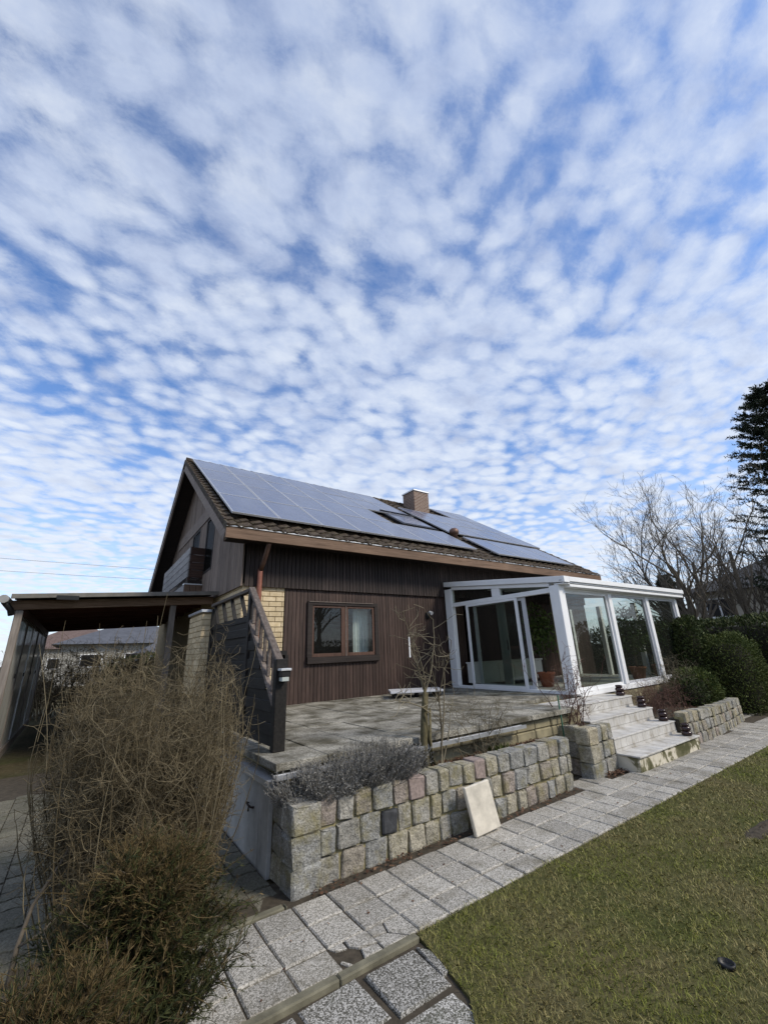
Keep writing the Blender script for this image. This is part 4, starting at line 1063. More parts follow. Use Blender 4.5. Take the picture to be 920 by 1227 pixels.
# low white board on blocks on the terrace
tb_ = empty('low_platform', (6.1, 7.6, .846)); tag(tb_, 'white board lying on small dark blocks on the terrace near the timber wall', 'platform')
m = MB(); m.hexa([(5.42,7.55,.945),(6.45,7.05,.945),(6.80,7.62,.945),(5.78,8.15,.945),(5.42,7.55,.985),(6.45,7.05,.985),(6.80,7.62,.985),(5.78,8.15,.985)]); m.build('board', M_greyfr, tb_, bevel=.006)
for x, y in ((5.55, 7.58), (6.40, 7.16), (6.65, 7.58), (5.82, 8.0), (6.0, 7.42)):
    m = MB(); m.tube([(x-.03, y, .892), (x+.03, y, .892)], .045, 12); m.box(x-.04, x+.04, y-.02, y+.02, .915, .944); m.build('caster', M_black, tb_)
# leaning paving slab
a = Vector((3.50, 3.545, .006)); lean = R_(9)
m = MB(); ux = Vector((1, 0, 0)); uz = Vector((-.12, math.sin(lean), math.cos(lean))).normalized(); uy = ux.cross(uz)*-1
ux = Vector((.995, -.02, .05)).normalized()
w_, h_, t_ = .36, .43, .045
q = [a, a+ux*w_, a+ux*w_-uy*t_*-1, a-uy*t_*-1]; nrm = uz.cross(ux).normalized()
nrm = nrm if nrm.y < 0 else -nrm
base = [a+ux*0+nrm*t_, a+ux*w_+nrm*t_, a+ux*w_, a]
m.hexa([tuple(p) for p in base]+[tuple(p+uz*h_) for p in base])
tag(m.build('paving_slab', M_lslab, bevel=.008), 'bleached loose stone slab leaning against the long granite wall', 'slab')
# drain hole and bare earth in the lawn
m = MB(); m.lathe((3.35, 1.43, -.004), [(.042, .0), (.044, .022), (.036, .024), (.034, .004)], 16); tag(m.build('lawn_spout', M_black, None, True), 'small black round drain spout set in the lawn', 'spout')
rg = np.random.default_rng(8); m = MB(); ns = 10; nrr = 18
for j in range(ns):
    for i in range(nrr):
        t = i/nrr*2*math.pi; r = j/(ns-1); hgt = .022*(1-r*r)+.008*rg.normal()*(1-r); wb = 1+.18*math.sin(3*t+1)+.1*math.sin(7*t); m.v.append((5.8+.40*r*wb*math.cos(t), 1.86+.085*r*wb*math.sin(t), -.006+max(0, hgt)))
for j in range(ns-1):
    for i in range(nrr): m.f.append((j*nrr+i, j*nrr+(i+1) % nrr, (j+1)*nrr+(i+1) % nrr, (j+1)*nrr+i)); m.m.append(0)
tag(m.build('earth_patch', M_joint, None, True), 'low dark mound of bare earth in the lawn', 'earth')

# ------------------------------------------------------------------ carport
cp = empty('carport', (.7, 14, 0)); tag(cp, 'timber carport with a sheet roof and pale grey glazed side wall left of the house', 'carport')
M_trim = simple('weathered_roof_trim', (.15, .14, .125), .8, .25, 5, .2)
def cz(x): return 3.03+(x+1.2)*(3.26-3.03)/3.7      # roof top rises towards the house
CY0, CY1 = 10.5, 18.6; XA, XB = -1.25, 2.40
def xz_bar(name, x0, x1, y0, y1, dz0, dz1, mat, bev=.004):
    m = MB(); m.hexa([(x0,y0,cz(x0)+dz0),(x1,y0,cz(x1)+dz0),(x1,y1,cz(x1)+dz0),(x0,y1,cz(x0)+dz0),(x0,y0,cz(x0)+dz1),(x1,y0,cz(x1)+dz1),(x1,y1,cz(x1)+dz1),(x0,y1,cz(x0)+dz1)]); return m.build(name, mat, cp, bevel=bev)
n = 60; m = MB()
for j in range(n+1):
    y = CY0-.25+(CY1+.3-CY0)*j/n; o_ = .018*math.sin(j*math.pi*.9)
    for x in (XA+.03, XB): m.v += [(x, y, cz(x)+o_), (x, y, cz(x)+o_+.008)]
for j in range(n):
    a = j*4; m.f += [(a, a+4, a+6, a+2), (a+1, a+3, a+7, a+5), (a, a+1, a+5, a+4), (a+2, a+6, a+7, a+3)]; m.m += [0]*4
m.f += [(0, 2, 3, 1)]; m.m += [0]; m.build('roof_sheet', M_corr, cp)
xz_bar('edge_trim', XA+.03, XB+.05, CY0-.29, CY0-.255, -.055, .030, M_trim)
xz_bar('front_beam', XA-.02, XB, CY0, CY0+.09, -.235, -.06, M_carwood)
for k in range(7):
    y = CY0+1.25+k*1.13
    xz_bar('rafter', XA-.02, XB, y, y+.07, -.20, -.085, M_carunder)
m = MB(); y = CY0+.1
while y < CY1:
    m.hexa([(XA,y,cz(XA)-.082),(XB,y,cz(XB)-.082),(XB,y+.12,cz(XB)-.082),(XA,y+.12,cz(XA)-.082),(XA,y,cz(XA)-.06),(XB,y,cz(XB)-.06),(XB,y+.12,cz(XB)-.06),(XA,y+.12,cz(XA)-.06)]); y += .126
tag(m.build('roof_boards', M_carunder, cp), kind='stuff')
m = MB(); m.box(-1.16, -1.02, CY0+.095, CY1, 2.70, 2.86); m.build('side_beam', M_carunder, cp)
for y in (CY0+.02, CY1-.12):
    m = MB(); m.box(-1.15, -1.03, y, y+.12, 0, 2.80 if y > 12 else 2.79); m.build('post', M_carpost, cp, bevel=.008)
m = MB(); m.box(1.50, 1.62, CY0+.02, CY0+.13, 0, 2.96); m.build('post', M_carpost, cp, bevel=.006)
m = MB(); m.box(-1.07, -1.02, CY0+.145, CY1-.14, .0, .17); m.build('base_board', M_carpost, cp)
npane = 5; dy = (CY1-.14-CY0-.145)/npane
for k in range(npane):
    y0 = CY0+.145+k*dy
    m = MB(); m.box(-1.085, -1.045, y0, y0+.05, .171, 2.66); m.build('mullion', M_carpost if k % 2 else M_steelw, cp)
    g = MB(); g.box(-1.067, -1.061, y0+.052, y0+dy-.002, .172, 2.655); g.build('pane', M_glassc, cp)
m = MB(); m.box(-1.09, -1.04, CY0+.145, CY1-.14, 2.662, 2.699); m.build('top_rail', M_carpost, cp)
for k in range(4):
    y = CY0+1.2+k*1.7; m = MB(); m.box(-1.045, -1.02, y, y+.05, 1.55, 1.63); m.build('clip', M_black, cp)
m = MB(); m.tube([(-1.31, CY0-.33, 2.96), (-1.31, CY1, 2.93)], .075, 10); m.build('gutter', M_corr, cp)
m = MB(); m.tube([(-1.31, CY0-.2, 2.92), (-1.22, CY0-.02, 2.80), (-1.19, CY0+.02, 2.7)], .05, 8); m.build('drain_elbow', M_black, cp, True)
m = MB(); m.box(-.55, -.20, CY0-.31, CY0-.292, cz(-.4)-.10, cz(-.4)-.02); m.build('fitting', M_black, cp)

# ------------------------------------------------------------------ plants near the camera
def contain(P, c, rx, ry, zt=2.0):
    g = np.interp(P[..., 2:3], [0, .5, 1.0, 1.5, zt], [.62, .88, 1.0, .93, .70]); rj = np.random.default_rng(3).uniform(.80, 1.16, (P.shape[0], 1, 1)); rx = rx*g*rj; ry = ry*g*rj; RR = np.concatenate([rx, ry], -1)
    d = (P[..., :2]-np.array(c[:2]))/RR; r = np.linalg.norm(d, axis=-1, keepdims=True)
    f = np.where(r < .5, r, .5+.55*(1-np.exp(-(r-.5)/.55))); Q = P.copy(); Q[..., :2] = np.array(c[:2])+d*RR*(f/np.maximum(r, 1e-6)); return Q
def bushy(name, label, base, nst, h, spread, mat, seed, nside=9, r0=.006, cat='shrub', shoots=0, sidelen=(.15, .45), tall=.5, lean=(0, 0), box=None, n3=2):
    rg = np.random.default_rng(seed); t = empty(name, base); tag(t, label, cat)
    b = np.array(base)+np.concatenate([rg.normal(0, 1, (nst, 2))*np.array(spread)*.32, np.zeros((nst, 1))], 1)
    d = np.concatenate([rg.normal(0, .30, (nst, 2))*np.array(spread)/max(spread)+np.array(lean), np.ones((nst, 1))], 1)
    Ls = h*rg.uniform(.65, 1.08, nst); Pm = wiggle(b, d, Ls, 9, .17, rg, .05); Pm = contain(Pm, base, *box) if box else Pm; Rm_ = np.linspace(1, .3, 9)[None]*r0*rg.uniform(.7, 1.4, (nst, 1))
    V1, F1 = tubes_np(Pm, Rm_, 4); fast_mesh('stems', V1, F1, mat, t)
    k = rg.integers(2, 9, (nst, nside)); idx = np.repeat(np.arange(nst), nside); kk = k.ravel()
    p = Pm[idx, kk]; out = p-np.array(base)-np.array([0, 0, h*.45]); dd = unit(out)*.35+rdir(len(p), rg)*1.0+np.array([0, 0, .15])
    Ls2 = rg.uniform(*sidelen, len(p)); P2 = wiggle(p, dd, Ls2, 6, .30, rg, .03); P2 = contain(P2, base, *box) if box else P2; R2 = np.linspace(1, .45, 6)[None]*r0*.48*rg.uniform(.6, 1.3, (len(p), 1))
    vf = [tubes_np(P2, R2, 3)]
    idx3 = np.repeat(np.arange(len(p)), n3); p3 = P2[idx3, rg.integers(1, 6, len(idx3))]; P3 = wiggle(p3, rdir(len(p3), rg)+np.array([0, 0, .2]), rg.uniform(.06, .22, len(p3)), 4, .35, rg)
    vf.append(tubes_np(P3, np.full((len(p3), 4), r0*.30), 3))
    if shoots:
        bs = Pm[rg.integers(0, nst, shoots), 8]-np.array([0, 0, .25]); Psh = wiggle(bs, np.stack([rg.normal(.06, .12, shoots), rg.normal(0, .1, shoots), np.ones(shoots)], 1), rg.uniform(.35, tall+.35, shoots), 7, .05, rg)
        vf.append(tubes_np(Psh, np.linspace(1, .5, 7)[None]*np.full((shoots, 1), r0*.55), 3))
    V2, F2 = cat_vf(*vf); tag(fast_mesh('twigs', V2, F2, mat, t), kind='stuff'); return t
bushy('deciduous_bush', 'big leafless tangled bush with long upright shoots beside the paved yard', (.60, 4.30, -.03), 230, 1.74, (1.25, 1.25), M_twig, 31, 25, .0050, 'bush', 60, (.14, .46), .55, box=(.80, .85), n3=3)
# brown scruffy hedge behind it, along the yard
bushy('dry_hedge', 'scruffy dry brown hedge seen under the carport roof', (.6, 20.5, -.05), 150, 2.45, (4.2, 1.2), M_dryh, 37, 16, .014, 'hedge', 0, (.3, .8))
bushy('dry_hedge', 'pale bare bush growing behind the carport glazing', (-1.9, 21.0, -.03), 60, 1.9, (1.8, 1.0), M_twigy, 38, 14, .013, 'hedge', 0, (.3, .7))
# half browned thuja at the bottom
def thuja(name, label, base, h, rad, n, seed, mat1, mat2, cat='shrub'):
    rg = np.random.default_rng(seed); t = empty(name, base); tag(t, label, cat)
    nb = 210; a = rg.uniform(0, 2*np.pi, nb); zz = rg.random(nb)**1.0
    st_ = np.stack([np.zeros(nb), np.zeros(nb), zz*h*.75], 1)+np.array(base)
    rr = rad*(1.05-zz*.75)*rg.uniform(.65, 1.15, nb)
    d = np.stack([np.cos(a), np.sin(a), np.full(nb, .75)], 1); Pm = wiggle(st_, d, rr*1.35, 7, .12, rg, .06)
    V1, F1 = tubes_np(Pm, np.linspace(1, .3, 7)[None]*np.full((nb, 1), .006), 4); fast_mesh('branches', V1, F1, M_bark, t)
    def sprays(m, mat, lo, hi, nm):
        i = rg.integers(0, nb, m); k = rg.uniform(1.5, 6, m); k0 = np.floor(k).astype(int).clip(0, 5); f = (k-k0)[:, None]
        p = Pm[i, k0]*(1-f)+Pm[i, k0+1]*f
        dr = unit(Pm[i, k0+1]-Pm[i, k0])*.6+rdir(m, rg)*.85+np.array([0, 0, .35])
        z = (p[:, 2]-base[2])/h; keep = (z+rg.normal(0, .14, m) > lo) & (z+rg.normal(0, .14, m) < hi); p = p[keep]; dr = dr[keep]; m2 = len(p)
        Pt = wiggle(p, dr, rg.uniform(.06, .16, m2), 4, .22, rg, -.04)
        vf = [tubes_np(Pt, np.linspace(1, .5, 4)[None]*np.full((m2, 1), .0024), 3)]
        i2 = np.repeat(np.arange(m2), 24); q = Pt[i2, rg.integers(0, 4, len(i2))]
        dd = unit(Pt[i2, 3]-Pt[i2, 0])+rdir(len(i2), rg)*.7; L_ = rg.uniform(.012, .034, len(i2)); V, F = leaves_np(q, dd, rdir(len(i2), rg), L_, L_*.11); vf.append((V, F))
        V, F = cat_vf(*vf); fast_mesh(nm, V, F, mat, t)
    sprays(n, mat1, -.3, .72, 'green_foliage'); sprays(int(n*.8), mat2, .50, 1.6, 'brown_foliage')
    m = MB(); m.tube([(base[0], base[1], base[2]), (base[0]+.01, base[1], base[2]+h*.75)], [.025, .008], 8); m.build('trunk', M_bark, t, True)
thuja('conifer_shrub', 'half browned low conifer shrub in front of the tangled bush', (.46, 2.80, -.03), 1.02, .50, 5200, 41, M_thuja, M_thujab)
thuja('conifer_shrub', 'small dark green conifer shrub at the corner of the pebble slabs', (.12, 2.35, -.03), .72, .42, 3600, 42, M_thuja, M_thujab)
# old red-barked branch of the bush
m = MB(); m.tube([(-.05, 3.95, -.05), (-.04, 3.98, .16), (.0, 4.02, .34), (.12, 4.1, .52), (.20, 4.15, .7)], [.015, .013, .011, .009, .006], 8); m.tube([(-.04, 3.98, .16), (.06, 3.95, .20), (.17, 3.92, .30)], [.010, .008, .005], 7)
tag(m.build('cut_stem', M_bark, None, True), 'cut brown stem with a forked branch left of the conifer shrub', 'stem')

# lavender
def lavender(base, sx_, sy_, h, n, seed, label):
    rg = np.random.default_rng(seed); t = empty('lavender', base); tag(t, label, 'lavender')
    x = rg.uniform(-1, 1, n); y = rg.uniform(-1, 1, n); k = x*x+y*y < 1; x = x[k]; y = y[k]; m = len(x)
    hh = h*np.sqrt(np.clip(1-.45*(x*x+y*y), 0, 1))*rg.uniform(.62, 1.1, m)
    b = np.stack([x*sx_*.95, y*sy_*.6, np.zeros(m)], 1)+np.array(base)
    d = np.stack([x*.5*sx_+.30*np.sin(x*9)+rg.normal(0, .22, m), y*1.1*sy_*2+rg.normal(0, .22, m)-.15, np.ones(m)*.9], 1)
    P = wiggle(b, d, hh, 5, .08, rg); vf = [tubes_np(P, np.full((m, 5), .0022), 3)]
    i2 = np.repeat(np.arange(m), 20); f = rg.uniform(1.2, 4, len(i2)); k0 = np.floor(f).astype(int).clip(0, 3); q = P[i2, k0]+(P[i2, k0+1]-P[i2, k0])*(f-k0)[:, None]
    dd = unit(P[i2, 4]-P[i2, 0])*.7+rdir(len(i2), rg)*.75; L_ = rg.uniform(.014, .030, len(i2)); vf.append(leaves_np(q, dd, rdir(len(i2), rg), L_, L_*.24))
    V, F = cat_vf(*vf); fast_mesh('foliage', V, F, M_lav, t)
lavender((2.06, 3.97, .50), .46, .28, .37, 1300, 51, 'silver grey lavender at the corner end of the long granite wall')
lavender((2.66, 4.00, .50), .50, .30, .45, 1600, 52, 'taller silver grey lavender growing next to the bare rose stems')
# bare rose with mossy stems in the bed
ro = empty('rose_bush', (3.42, 4.05, .50)); tag(ro, 'bare rose bush with thick mossy stump and lichened shoots before the terrace', 'rose bush')
m = MB(); m.tube([(3.36,4.05,.48),(3.35,4.06,.75),(3.38,4.06,1.05),(3.42,4.06,1.32)], [.055,.046,.042,.034], 9); m.tube([(3.40,4.03,.48),(3.42,4.03,.8),(3.36,4.03,1.1),(3.40,4.04,1.36)], [.028,.022,.02,.017], 8); m.tube([(3.5,4.0,.48),(3.42,3.99,.62),(3.40,4.0,.85),(3.44,4.02,1.15)], [.02,.018,.016,.013], 8)
m.build('stump', M_stemmoss, ro, True)
rg = np.random.default_rng(61)
starts = np.array([(3.42,4.06,1.30),(3.40,4.04,1.35),(3.42,4.06,1.25),(3.40,4.05,1.3),(3.52,4.0,.5),(3.55,4.02,.5),(3.58,4.05,.5),(3.62,4.05,.9),(3.60,4.05,1.2),(3.42,4.0,1.1)])
dirs = np.array([(-.55,0,1),(-.35,.05,1),(-.15,0,1),(.18,.05,1),(.30,.05,1),(.12,.05,1),(.55,0,.8),(.2,0,1),(.35,0,1),(-.8,0,.9)])
lens = np.array([.75,.95,.85,.9,1.1,.95,.7,.8,.75,.55])
P = wiggle(starts, dirs, lens, 9, .10, rg, .03); vf = [tubes_np(P, np.linspace(1, .4, 9)[None]*np.array([.010,.010,.009,.010,.013,.012,.009,.010,.009,.008])[:, None], 6)]
i2 = np.repeat(np.arange(10), 8); p2 = P[i2, rg.integers(2, 9, 80)]; P2 = wiggle(p2, rdir(80, rg)*np.array([1, .6, .6])+np.array([0, 0, .5]), rg.uniform(.12, .42, 80), 6, .16, rg); vf.append(tubes_np(P2, np.linspace(1, .5, 6)[None]*np.full((80, 1), .0042), 4))
i3 = np.repeat(np.arange(80), 2); p3 = P2[i3, rg.integers(1, 6, 160)]; P3 = wiggle(p3, rdir(160, rg)+np.array([0, 0, .3]), rg.uniform(.05, .16, 160), 4, .2, rg); vf.append(tubes_np(P3, np.full((160, 4), .0028), 3))
V, F = cat_vf(*vf); fast_mesh('shoots', V, F, M_twigy, ro, True)
m = MB(); m.box(3.165, 3.18, 4.0, 4.004, 1.72, 1.95); m.build('plant_tag', M_white, ro)
bushy('bare_shrub', 'low thorny bare shrub in the leaf litter behind the granite wall', (4.25, 4.05, .50), 16, .72, (.5, .25), M_twigy, 63, 7, .006, 'shrub', 0, (.1, .3), lean=(.15, 0))
bushy('bare_shrub', 'bare reddish shrub growing out of the stubby stone planter', (6.52, 4.12, .56), 12, 1.0, (.35, .35), M_twigr, 64, 9, .0075, 'shrub', 0, (.15, .42), lean=(.05, -.05))
bushy('bare_shrub', 'low reddish bare shrub in the bed right of the white steps', (9.9, 4.35, .42), 40, .55, (1.2, .6), M_twigr, 65, 9, .006, 'shrub', 0, (.1, .3))
bushy('bare_shrub', 'taller pale bare shrub before the conservatory end pane', (11.2, 4.55, .42), 26, .95, (1.0, .5), M_twigy, 66, 9, .006, 'shrub', 0, (.15, .4))
# green tuft
rg = np.random.default_rng(67); n = 260; C = np.stack([rg.normal(4.62, .09, n), rg.normal(4.05, .05, n), np.full(n, .515)], 1); L_ = rg.uniform(.04, .12, n)
V, F = leaves_np(C, unit(np.stack([rg.normal(0, .5, n), rg.normal(0, .5, n), np.ones(n)], 1)), rdir(n, rg), L_, L_*.2); tag(fast_mesh('green_tuft', V, F, M_hedgel), 'small bright green tuft in the leaf litter behind the granite wall', 'plant')
# dry grass along the terrace edge
n = 420; C = np.stack([rg.uniform(1.75, 3.0, n), rg.normal(4.12, .02, n), rg.uniform(.60, .72, n)], 1); L_ = rg.uniform(.06, .16, n)
V, F = leaves_np(C, unit(np.stack([rg.normal(0, .35, n), rg.normal(-.2, .3, n), np.ones(n)], 1)), rdir(n, rg), L_, np.full(n, .004)); tag(fast_mesh('dry_grass', V, F, M_twigy), 'dry straw grass growing from the joint under the terrace edge', 'grass', kind='stuff')
m = MB(); m.tube([(6.18, 4.16, 0), (6.18, 4.16, 1.05)], .012, 8); tag(m.build('plant_stake', simple('green_stake', (.03, .10, .06), .5), None, True), 'green plant stake behind the stubby stone planter', 'stake')

# ------------------------------------------------------------------ hedges and conifers on the right
def hedge(name, label, c, size, n, seed, mat, power=4.0, leaf=(.05, .11), cat='hedge', rot=0.0):
    """clipped mass: small sprays on and inside a rounded superellipsoid"""
    rg = np.random.default_rng(seed); t = empty(name, (c[0], c[1], -.03)); tag(t, label, cat)
    d = rdir(n, rg); s = (np.abs(d)**power).sum(1)**(-1/power); r = (1-rg.random(n)**2.6*.35)
    bump_ = 1+.05*np.sin(d[:, 0]*9+seed)+.05*np.sin(d[:, 2]*11+d[:, 1]*7)+rg.normal(0, .02, n)
    q = d*(s*r*bump_)[:, None]; p = q*np.array(size)
    nrm = unit(np.sign(q)*np.abs(q)**(power-1)/np.array(size))
    cr, sr = math.cos(rot), math.sin(rot); Rz = np.array([[cr, sr, 0], [-sr, cr, 0], [0, 0, 1]])
    p = p@Rz; nrm = nrm@Rz
    C = p+np.array([c[0], c[1], c[2]]); k = C[:, 2] > -.02; C = C[k]; nrm = nrm[k]; m = len(C)
    dd = nrm*.7+rdir(m, rg)*.7+np.array([0, 0, .35]); L_ = rg.uniform(*leaf, m); V, F = leaves_np(C, dd, rdir(m, rg), L_, L_*.42)
    fast_mesh('foliage', V, F, mat, t)
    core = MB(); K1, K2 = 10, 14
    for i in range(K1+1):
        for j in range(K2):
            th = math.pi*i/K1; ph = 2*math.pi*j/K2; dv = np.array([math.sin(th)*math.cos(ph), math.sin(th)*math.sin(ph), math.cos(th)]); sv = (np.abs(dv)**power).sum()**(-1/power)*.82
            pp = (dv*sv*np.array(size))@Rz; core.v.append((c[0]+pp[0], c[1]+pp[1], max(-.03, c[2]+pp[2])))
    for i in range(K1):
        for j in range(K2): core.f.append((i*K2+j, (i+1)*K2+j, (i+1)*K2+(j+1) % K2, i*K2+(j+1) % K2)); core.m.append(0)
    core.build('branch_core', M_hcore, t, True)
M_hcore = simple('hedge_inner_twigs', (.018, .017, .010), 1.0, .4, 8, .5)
hedge('thuja_hedge', 'tall dark green clipped thuja hedge along the far end of the garden', (17.6, 5.6, 1.15), (.75, 4.4, 1.22), 42000, 71, M_hedge, 6, (.06, .13), rot=0)
hedge('thuja_hedge', 'long dark hedge running off behind the clipped bright shrub', (20.0, .2, 1.2), (3.0, 1.1, 1.5), 16000, 72, M_hedge, 5, (.06, .13))
hedge('clipped_shrub', 'rounded bright green clipped conifer at the end of the path', (14.25, 4.25, .80), (.80, .62, 1.06), 26000, 73, M_hedgel, 3.4, (.03, .075), 'shrub')
hedge('columnar_conifer', 'dark upright conifer squeezed against the conservatory corner', (13.55, 4.85, 1.05), (.42, .36, 1.30), 13000, 74, M_hedge, 2.6, (.04, .09), 'conifer')
hedge('columnar_conifer', 'second dark upright conifer behind the bright clipped shrub', (14.5, 5.1, 1.05), (.45, .42, 1.32), 13000, 75, M_hedge, 2.6, (.04, .09), 'conifer')
hedge('juniper', 'spreading green juniper behind the end of the bowed stone wall', (12.05, 4.42, .58), (.62, .48, .55), 12000, 76, M_hedgel, 2.2, (.03, .08), 'shrub')
hedge('evergreen_shrub', 'small dark leafy shrub in the bed by the bowed wall', (11.2, 4.25, .62), (.36, .34, .34), 3600, 77, M_hedge, 2.2, (.03, .07), 'shrub')

# ------------------------------------------------------------------ trees
M_tbark = simple('pale_tree_bark', (.155, .130, .10), .95, .3, 14, .5)
def bare_tree(name, label, base, h, seed, mat=M_tbark, spread=.55, stems=3, r0=.16, levels=4, split=0.15):
    rg = np.random.default_rng(seed); t = empty(name, base); tag(t, label, 'tree')
    P = wiggle(np.repeat(np.array([base]), stems, 0), np.concatenate([rg.normal(0, .30 if stems > 1 else .05, (stems, 2)), np.ones((stems, 1))], 1), np.full(stems, h*.62)*rg.uniform(.85, 1.1, stems), 10, .07, rg, .05)
    Rr = np.linspace(1, .42, 10)[None]*np.full((stems, 1), r0)
    V, F = tubes_np(P, Rr, 8); fast_mesh('trunk', V, F, mat, t, True)
    lens = h*.36; vf = []; par = P; rad = Rr
    nchild = [8, 5, 4, 3]
    for lv in range(levels):
        N, K, _ = par.shape; nc = nchild[lv]; idx = np.repeat(np.arange(N), nc); lo = 3 if lv == 0 else 2
        kk = rg.integers(lo, K, len(idx)); p = par[idx, kk]; pd = unit(par[idx, np.minimum(kk+1, K-1)]-par[idx, kk-1])
        d = pd*.75+rdir(len(idx), rg)*np.array([spread, spread, spread*.6])*1.25+np.array([0, 0, .22])
        L_ = lens*rg.uniform(.55, 1.1, len(idx)); K2 = 7 if lv < 2 else 5
        q = wiggle(p, d, L_, K2, .12 if lv < 2 else .18, rg, .05); r = rad[idx, kk][:, None]*.55*np.linspace(1, .45, K2)[None]
        r = np.maximum(r, .0045)
        vf.append((q, r)); par = q; rad = r; lens *= .55
    VV, FF = cat_vf(*[tubes_np(q, r, 4 if i < 2 else 3) for i, (q, r) in enumerate(vf)]); fast_mesh('crown', VV, FF, mat, t)
bare_tree('bare_tree', 'wide leafless multi-stemmed tree beyond the hedge, beside the conservatory roof', (21.0, 6.8, -.05), 8.7, 86, stems=4, r0=.15)
bare_tree('bare_tree', 'leafless tree with a reddish trunk between the wide tree and the spruce', (22.3, 5.6, -.05), 8.0, 82, stems=3, r0=.15)
bare_tree('bare_tree', 'distant bare tree top rising behind the chimney', (24.0, 29.0, -.03), 13.6, 83, stems=3, r0=.2, levels=3)
bare_tree('bare_tree', 'bare tree standing outside the glazed carport wall', (-7.5, 30, -.03), 7.0, 84, stems=2, r0=.14)
def spruce(name, label, base, h, rad, seed):
    rg = np.random.default_rng(seed); t = empty(name, base); tag(t, label, 'tree')
    m = MB(); m.tube([(base[0], base[1], base[2]), (base[0], base[1], base[2]+h*.5), (base[0]+.05, base[1], base[2]+h)], [.24, .14, .02], 9); m.build('trunk', M_bark, t, True)
    nb = 300; z = np.sort(rg.random(nb)**.9)*h*.96+.03*h; a = rg.uniform(0, 2*np.pi, nb); f = 1-z/h
    L_ = (rad*f**.55+.12)*rg.uniform(.7, 1.18, nb); st_ = np.stack([np.full(nb, base[0]), np.full(nb, base[1]), base[2]+z], 1)
    d = np.stack([np.cos(a), np.sin(a), .12+.3*(1-f)], 1); P = wiggle(st_, d, L_, 8, .05, rg, .015)
    V, F = tubes_np(P, np.linspace(1, .3, 8)[None]*(.012+.022*f)[:, None], 4); fast_mesh('branches', V, F, M_bark, t)
    per = 30; i = np.repeat(np.arange(nb), per); u = rg.uniform(1.2, 7, len(i)); k0 = np.floor(u).astype(int).clip(0, 6); p = P[i, k0]+(P[i, k0+1]-P[i, k0])*(u-k0)[:, None]
    dir_ = unit(P[i, 7]-P[i, 0]); side = np.cross(dir_, np.array([0, 0, 1.])); sg = rg.choice([-1, 1], len(i))[:, None]
    d2 = dir_*.75+side*sg*rg.uniform(.3, 1.0, (len(i), 1))+np.stack([np.zeros(len(i)), np.zeros(len(i)), rg.uniform(-.25, .3, len(i))], 1)
    P2 = wiggle(p, d2, rg.uniform(.18, .5, len(i))*(.5+.5*f[i]), 4, .12, rg, .0)
    j = np.repeat(np.arange(len(i)), 12); q0 = P2[j, rg.integers(0, 4, len(j))]; dd = unit(P2[j, 3]-P2[j, 0])*.8+rdir(len(j), rg)*.8; LL = rg.uniform(.07, .15, len(j))
    vf = [tubes_np(P2, np.full((len(i), 4), .006), 3), leaves_np(q0, dd, rdir(len(j), rg), LL, LL*.30)]
    V, F = cat_vf(*vf); fast_mesh('crown', V, F, M_spruce, t)
spruce('spruce_tree', 'tall dark spruce rising behind the bare trees', (23.75, 2.85, -.05), 12.6, 3.5, 91)
spruce('spruce_tree', 'small young spruce in front of the neighbouring roof', (29.4, 10.9, -.03), 5.6, .7, 92)
hedge('round_bush', 'dark bush in front of the distant houses beyond the carport', (3.5, 27, .8), (2.4, 1.2, 1.3), 6000, 78, M_hedge, 2.4, (.1, .22), 'bush')

# ------------------------------------------------------------------ neighbouring houses
def hip_house(name, label, x0, x1, y0, y1, ze, zr, mw, mr, ov=.6, wins=(), inset=None):
    t = empty(name, ((x0+x1)/2, (y0+y1)/2, -.03)); tag(t, label, 'house')
    m = MB(); m.box(x0, x1, y0, y1, -.03, ze); m.build('wall', mw, t)
    a0, a1, b0, b1 = x0-ov, x1+ov, y0-ov, y1+ov; cx = (a0+a1)/2; cy = (b0+b1)/2
    if (a1-a0) < (b1-b0): i = inset if inset is not None else (a1-a0)/2; r = [(cx, b0+i, zr), (cx, b1-i, zr)]; fs = [(0,1,4),(1,2,5,4),(2,3,5),(3,0,4,5)]
    else: i = inset if inset is not None else (b1-b0)/2; r = [(a0+i, cy, zr), (a1-i, cy, zr)]; fs = [(0,1,5,4),(1,2,5),(2,3,4,5),(3,0,4)]
    m = MB(); m.add([(a0,b0,ze),(a1,b0,ze),(a1,b1,ze),(a0,b1,ze)]+r, fs+[(3,2,1,0)]); rf = m.build('roof', mr, t)
    for (ax, p, q, z0, z1) in wins:
        w = MB(); f = .08
        if ax == 'x':
            w.box(x0-.05, x0+.02, p, q, z0, z0+f); w.box(x0-.05, x0+.02, p, q, z1-f, z1); w.box(x0-.05, x0+.02, p, p+f, z0+f, z1-f); w.box(x0-.05, x0+.02, q-f, q, z0+f, z1-f); w.box(x0-.05, x0+.02, (p+q)/2-f/2, (p+q)/2+f/2, z0+f, z1-f); w.box(x0-.12, x0-.051, p-.1, q+.1, z0-.06, z0)
            wo_ = w.build('window', M_white, t); g = MB(); g.box(x0-.02, x0-.004, p+f, q-f, z0+f, z1-f); g.build('pane', M_black, wo_)
        else:
            w.box(p, q, y0-.05, y0+.02, z0, z0+f); w.box(p, q, y0-.05, y0+.02, z1-f, z1); w.box(p, p+f, y0-.05, y0+.02, z0+f, z1-f); w.box(q-f, q, y0-.05, y0+.02, z0+f, z1-f)
            wo_ = w.build('window', M_white, t); g = MB(); g.box(p+f, q-f, y0-.02, y0-.004, z0+f, z1-f); g.build('pane', M_black, wo_)
    return t
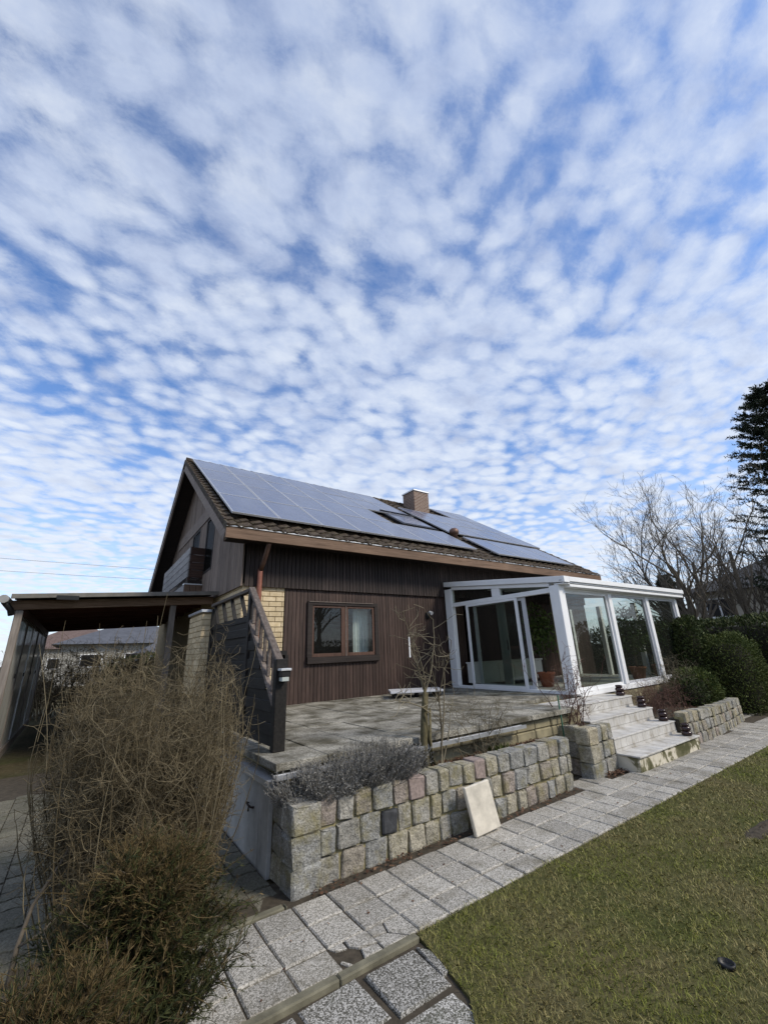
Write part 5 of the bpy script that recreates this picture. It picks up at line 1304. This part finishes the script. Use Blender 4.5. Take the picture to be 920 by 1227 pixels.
hip_house('neighbour_house', 'beige neighbouring house with a dark grey hipped roof beyond the trees', 29.5, 40, -3.0, 9.7, 4.35, 7.3, M_nwall, M_nroof, .6,
          [('x', 7.8, 9.2, 2.9, 4.0), ('x', 3.0, 5.3, 2.75, 4.0), ('x', -1.5, .6, 2.75, 4.0)])
hip_house('distant_house', 'pale bungalow with a blue-grey hipped roof seen under the carport', -1.4, 9.5, 45, 54, 3.3, 5.4, M_fwall, M_froof, .7, [('y', 0, 1.6, 1.4, 2.5), ('y', 3.2, 4.8, 1.4, 2.5)])
hip_house('distant_house', 'far house with an old red roof behind the pale bungalow', -6, 5, 62, 70, 3.4, 5.9, M_fwall, M_froofr, .5, [('y', -3, -1.6, 1.2, 2.4)])
hip_house('distant_house', 'low dark-roofed house left of the carport', -16, -6.5, 40, 48, 2.9, 4.7, M_fwall, M_froof, .6, [('y', -9, -7.6, 1.0, 2.2)])
hip_house('garden_shed', 'low grey shed with a dark roof behind the carport', 3.0, 5.6, 30, 33, 2.2, 3.1, M_greyfr, M_froof, .3, [('y', 3.5, 5.0, 1.3, 1.9)])
# overhead wires between two poles
for k, (x, y) in enumerate(((-40, 42), (34, 44))):
    t = empty('utility_pole', (x, y, -.03)); tag(t, ('wooden pole carrying the wires far left of the carport', 'wooden pole carrying the wires behind the house')[k], 'pole')
    m = MB(); m.tube([(x, y, -.03), (x, y, 10.6)], [.16, .11], 10); m.build('shaft', M_bark, t, True)
    m = MB(); m.box(x-.08, x+.08, y-.6, y+.6, 10.0, 10.15); m.build('crossarm', M_bark, t)
for y0, z, lab in ((-.5, 10.2, 'upper of two thin overhead wires left of the gable'), (.5, 9.9, 'lower of two thin overhead wires left of the gable')):
    pts = []
    for i in range(30):
        t = i/29; pts.append((-40+74*t, 42+2*t+y0, z-(.5 if y0 < 0 else 1.0)*4*t*(1-t)))
    m = MB(); m.tube(pts, .013, 5); tag(m.build('overhead_wire', M_wire), lab, 'wire')

# garden edge behind the viewer, mirrored in the panes
hedge('thuja_hedge', 'long thuja hedge closing the garden opposite the house', (9, -9.5, 1.1), (15, .8, 1.4), 26000, 79, M_hedge, 6, (.10, .2))
bare_tree('bare_tree', 'bare garden tree in front of the hedge opposite the house', (12.0, -7.0, -.05), 8.5, 85, stems=3, r0=.16, levels=3)
hedge('round_conifer', 'broad dark conifer in front of the hedge opposite the house', (4.5, -8.0, 2.0), (1.8, 1.4, 2.6), 7000, 80, M_hedge, 2.3, (.12, .25), 'conifer')
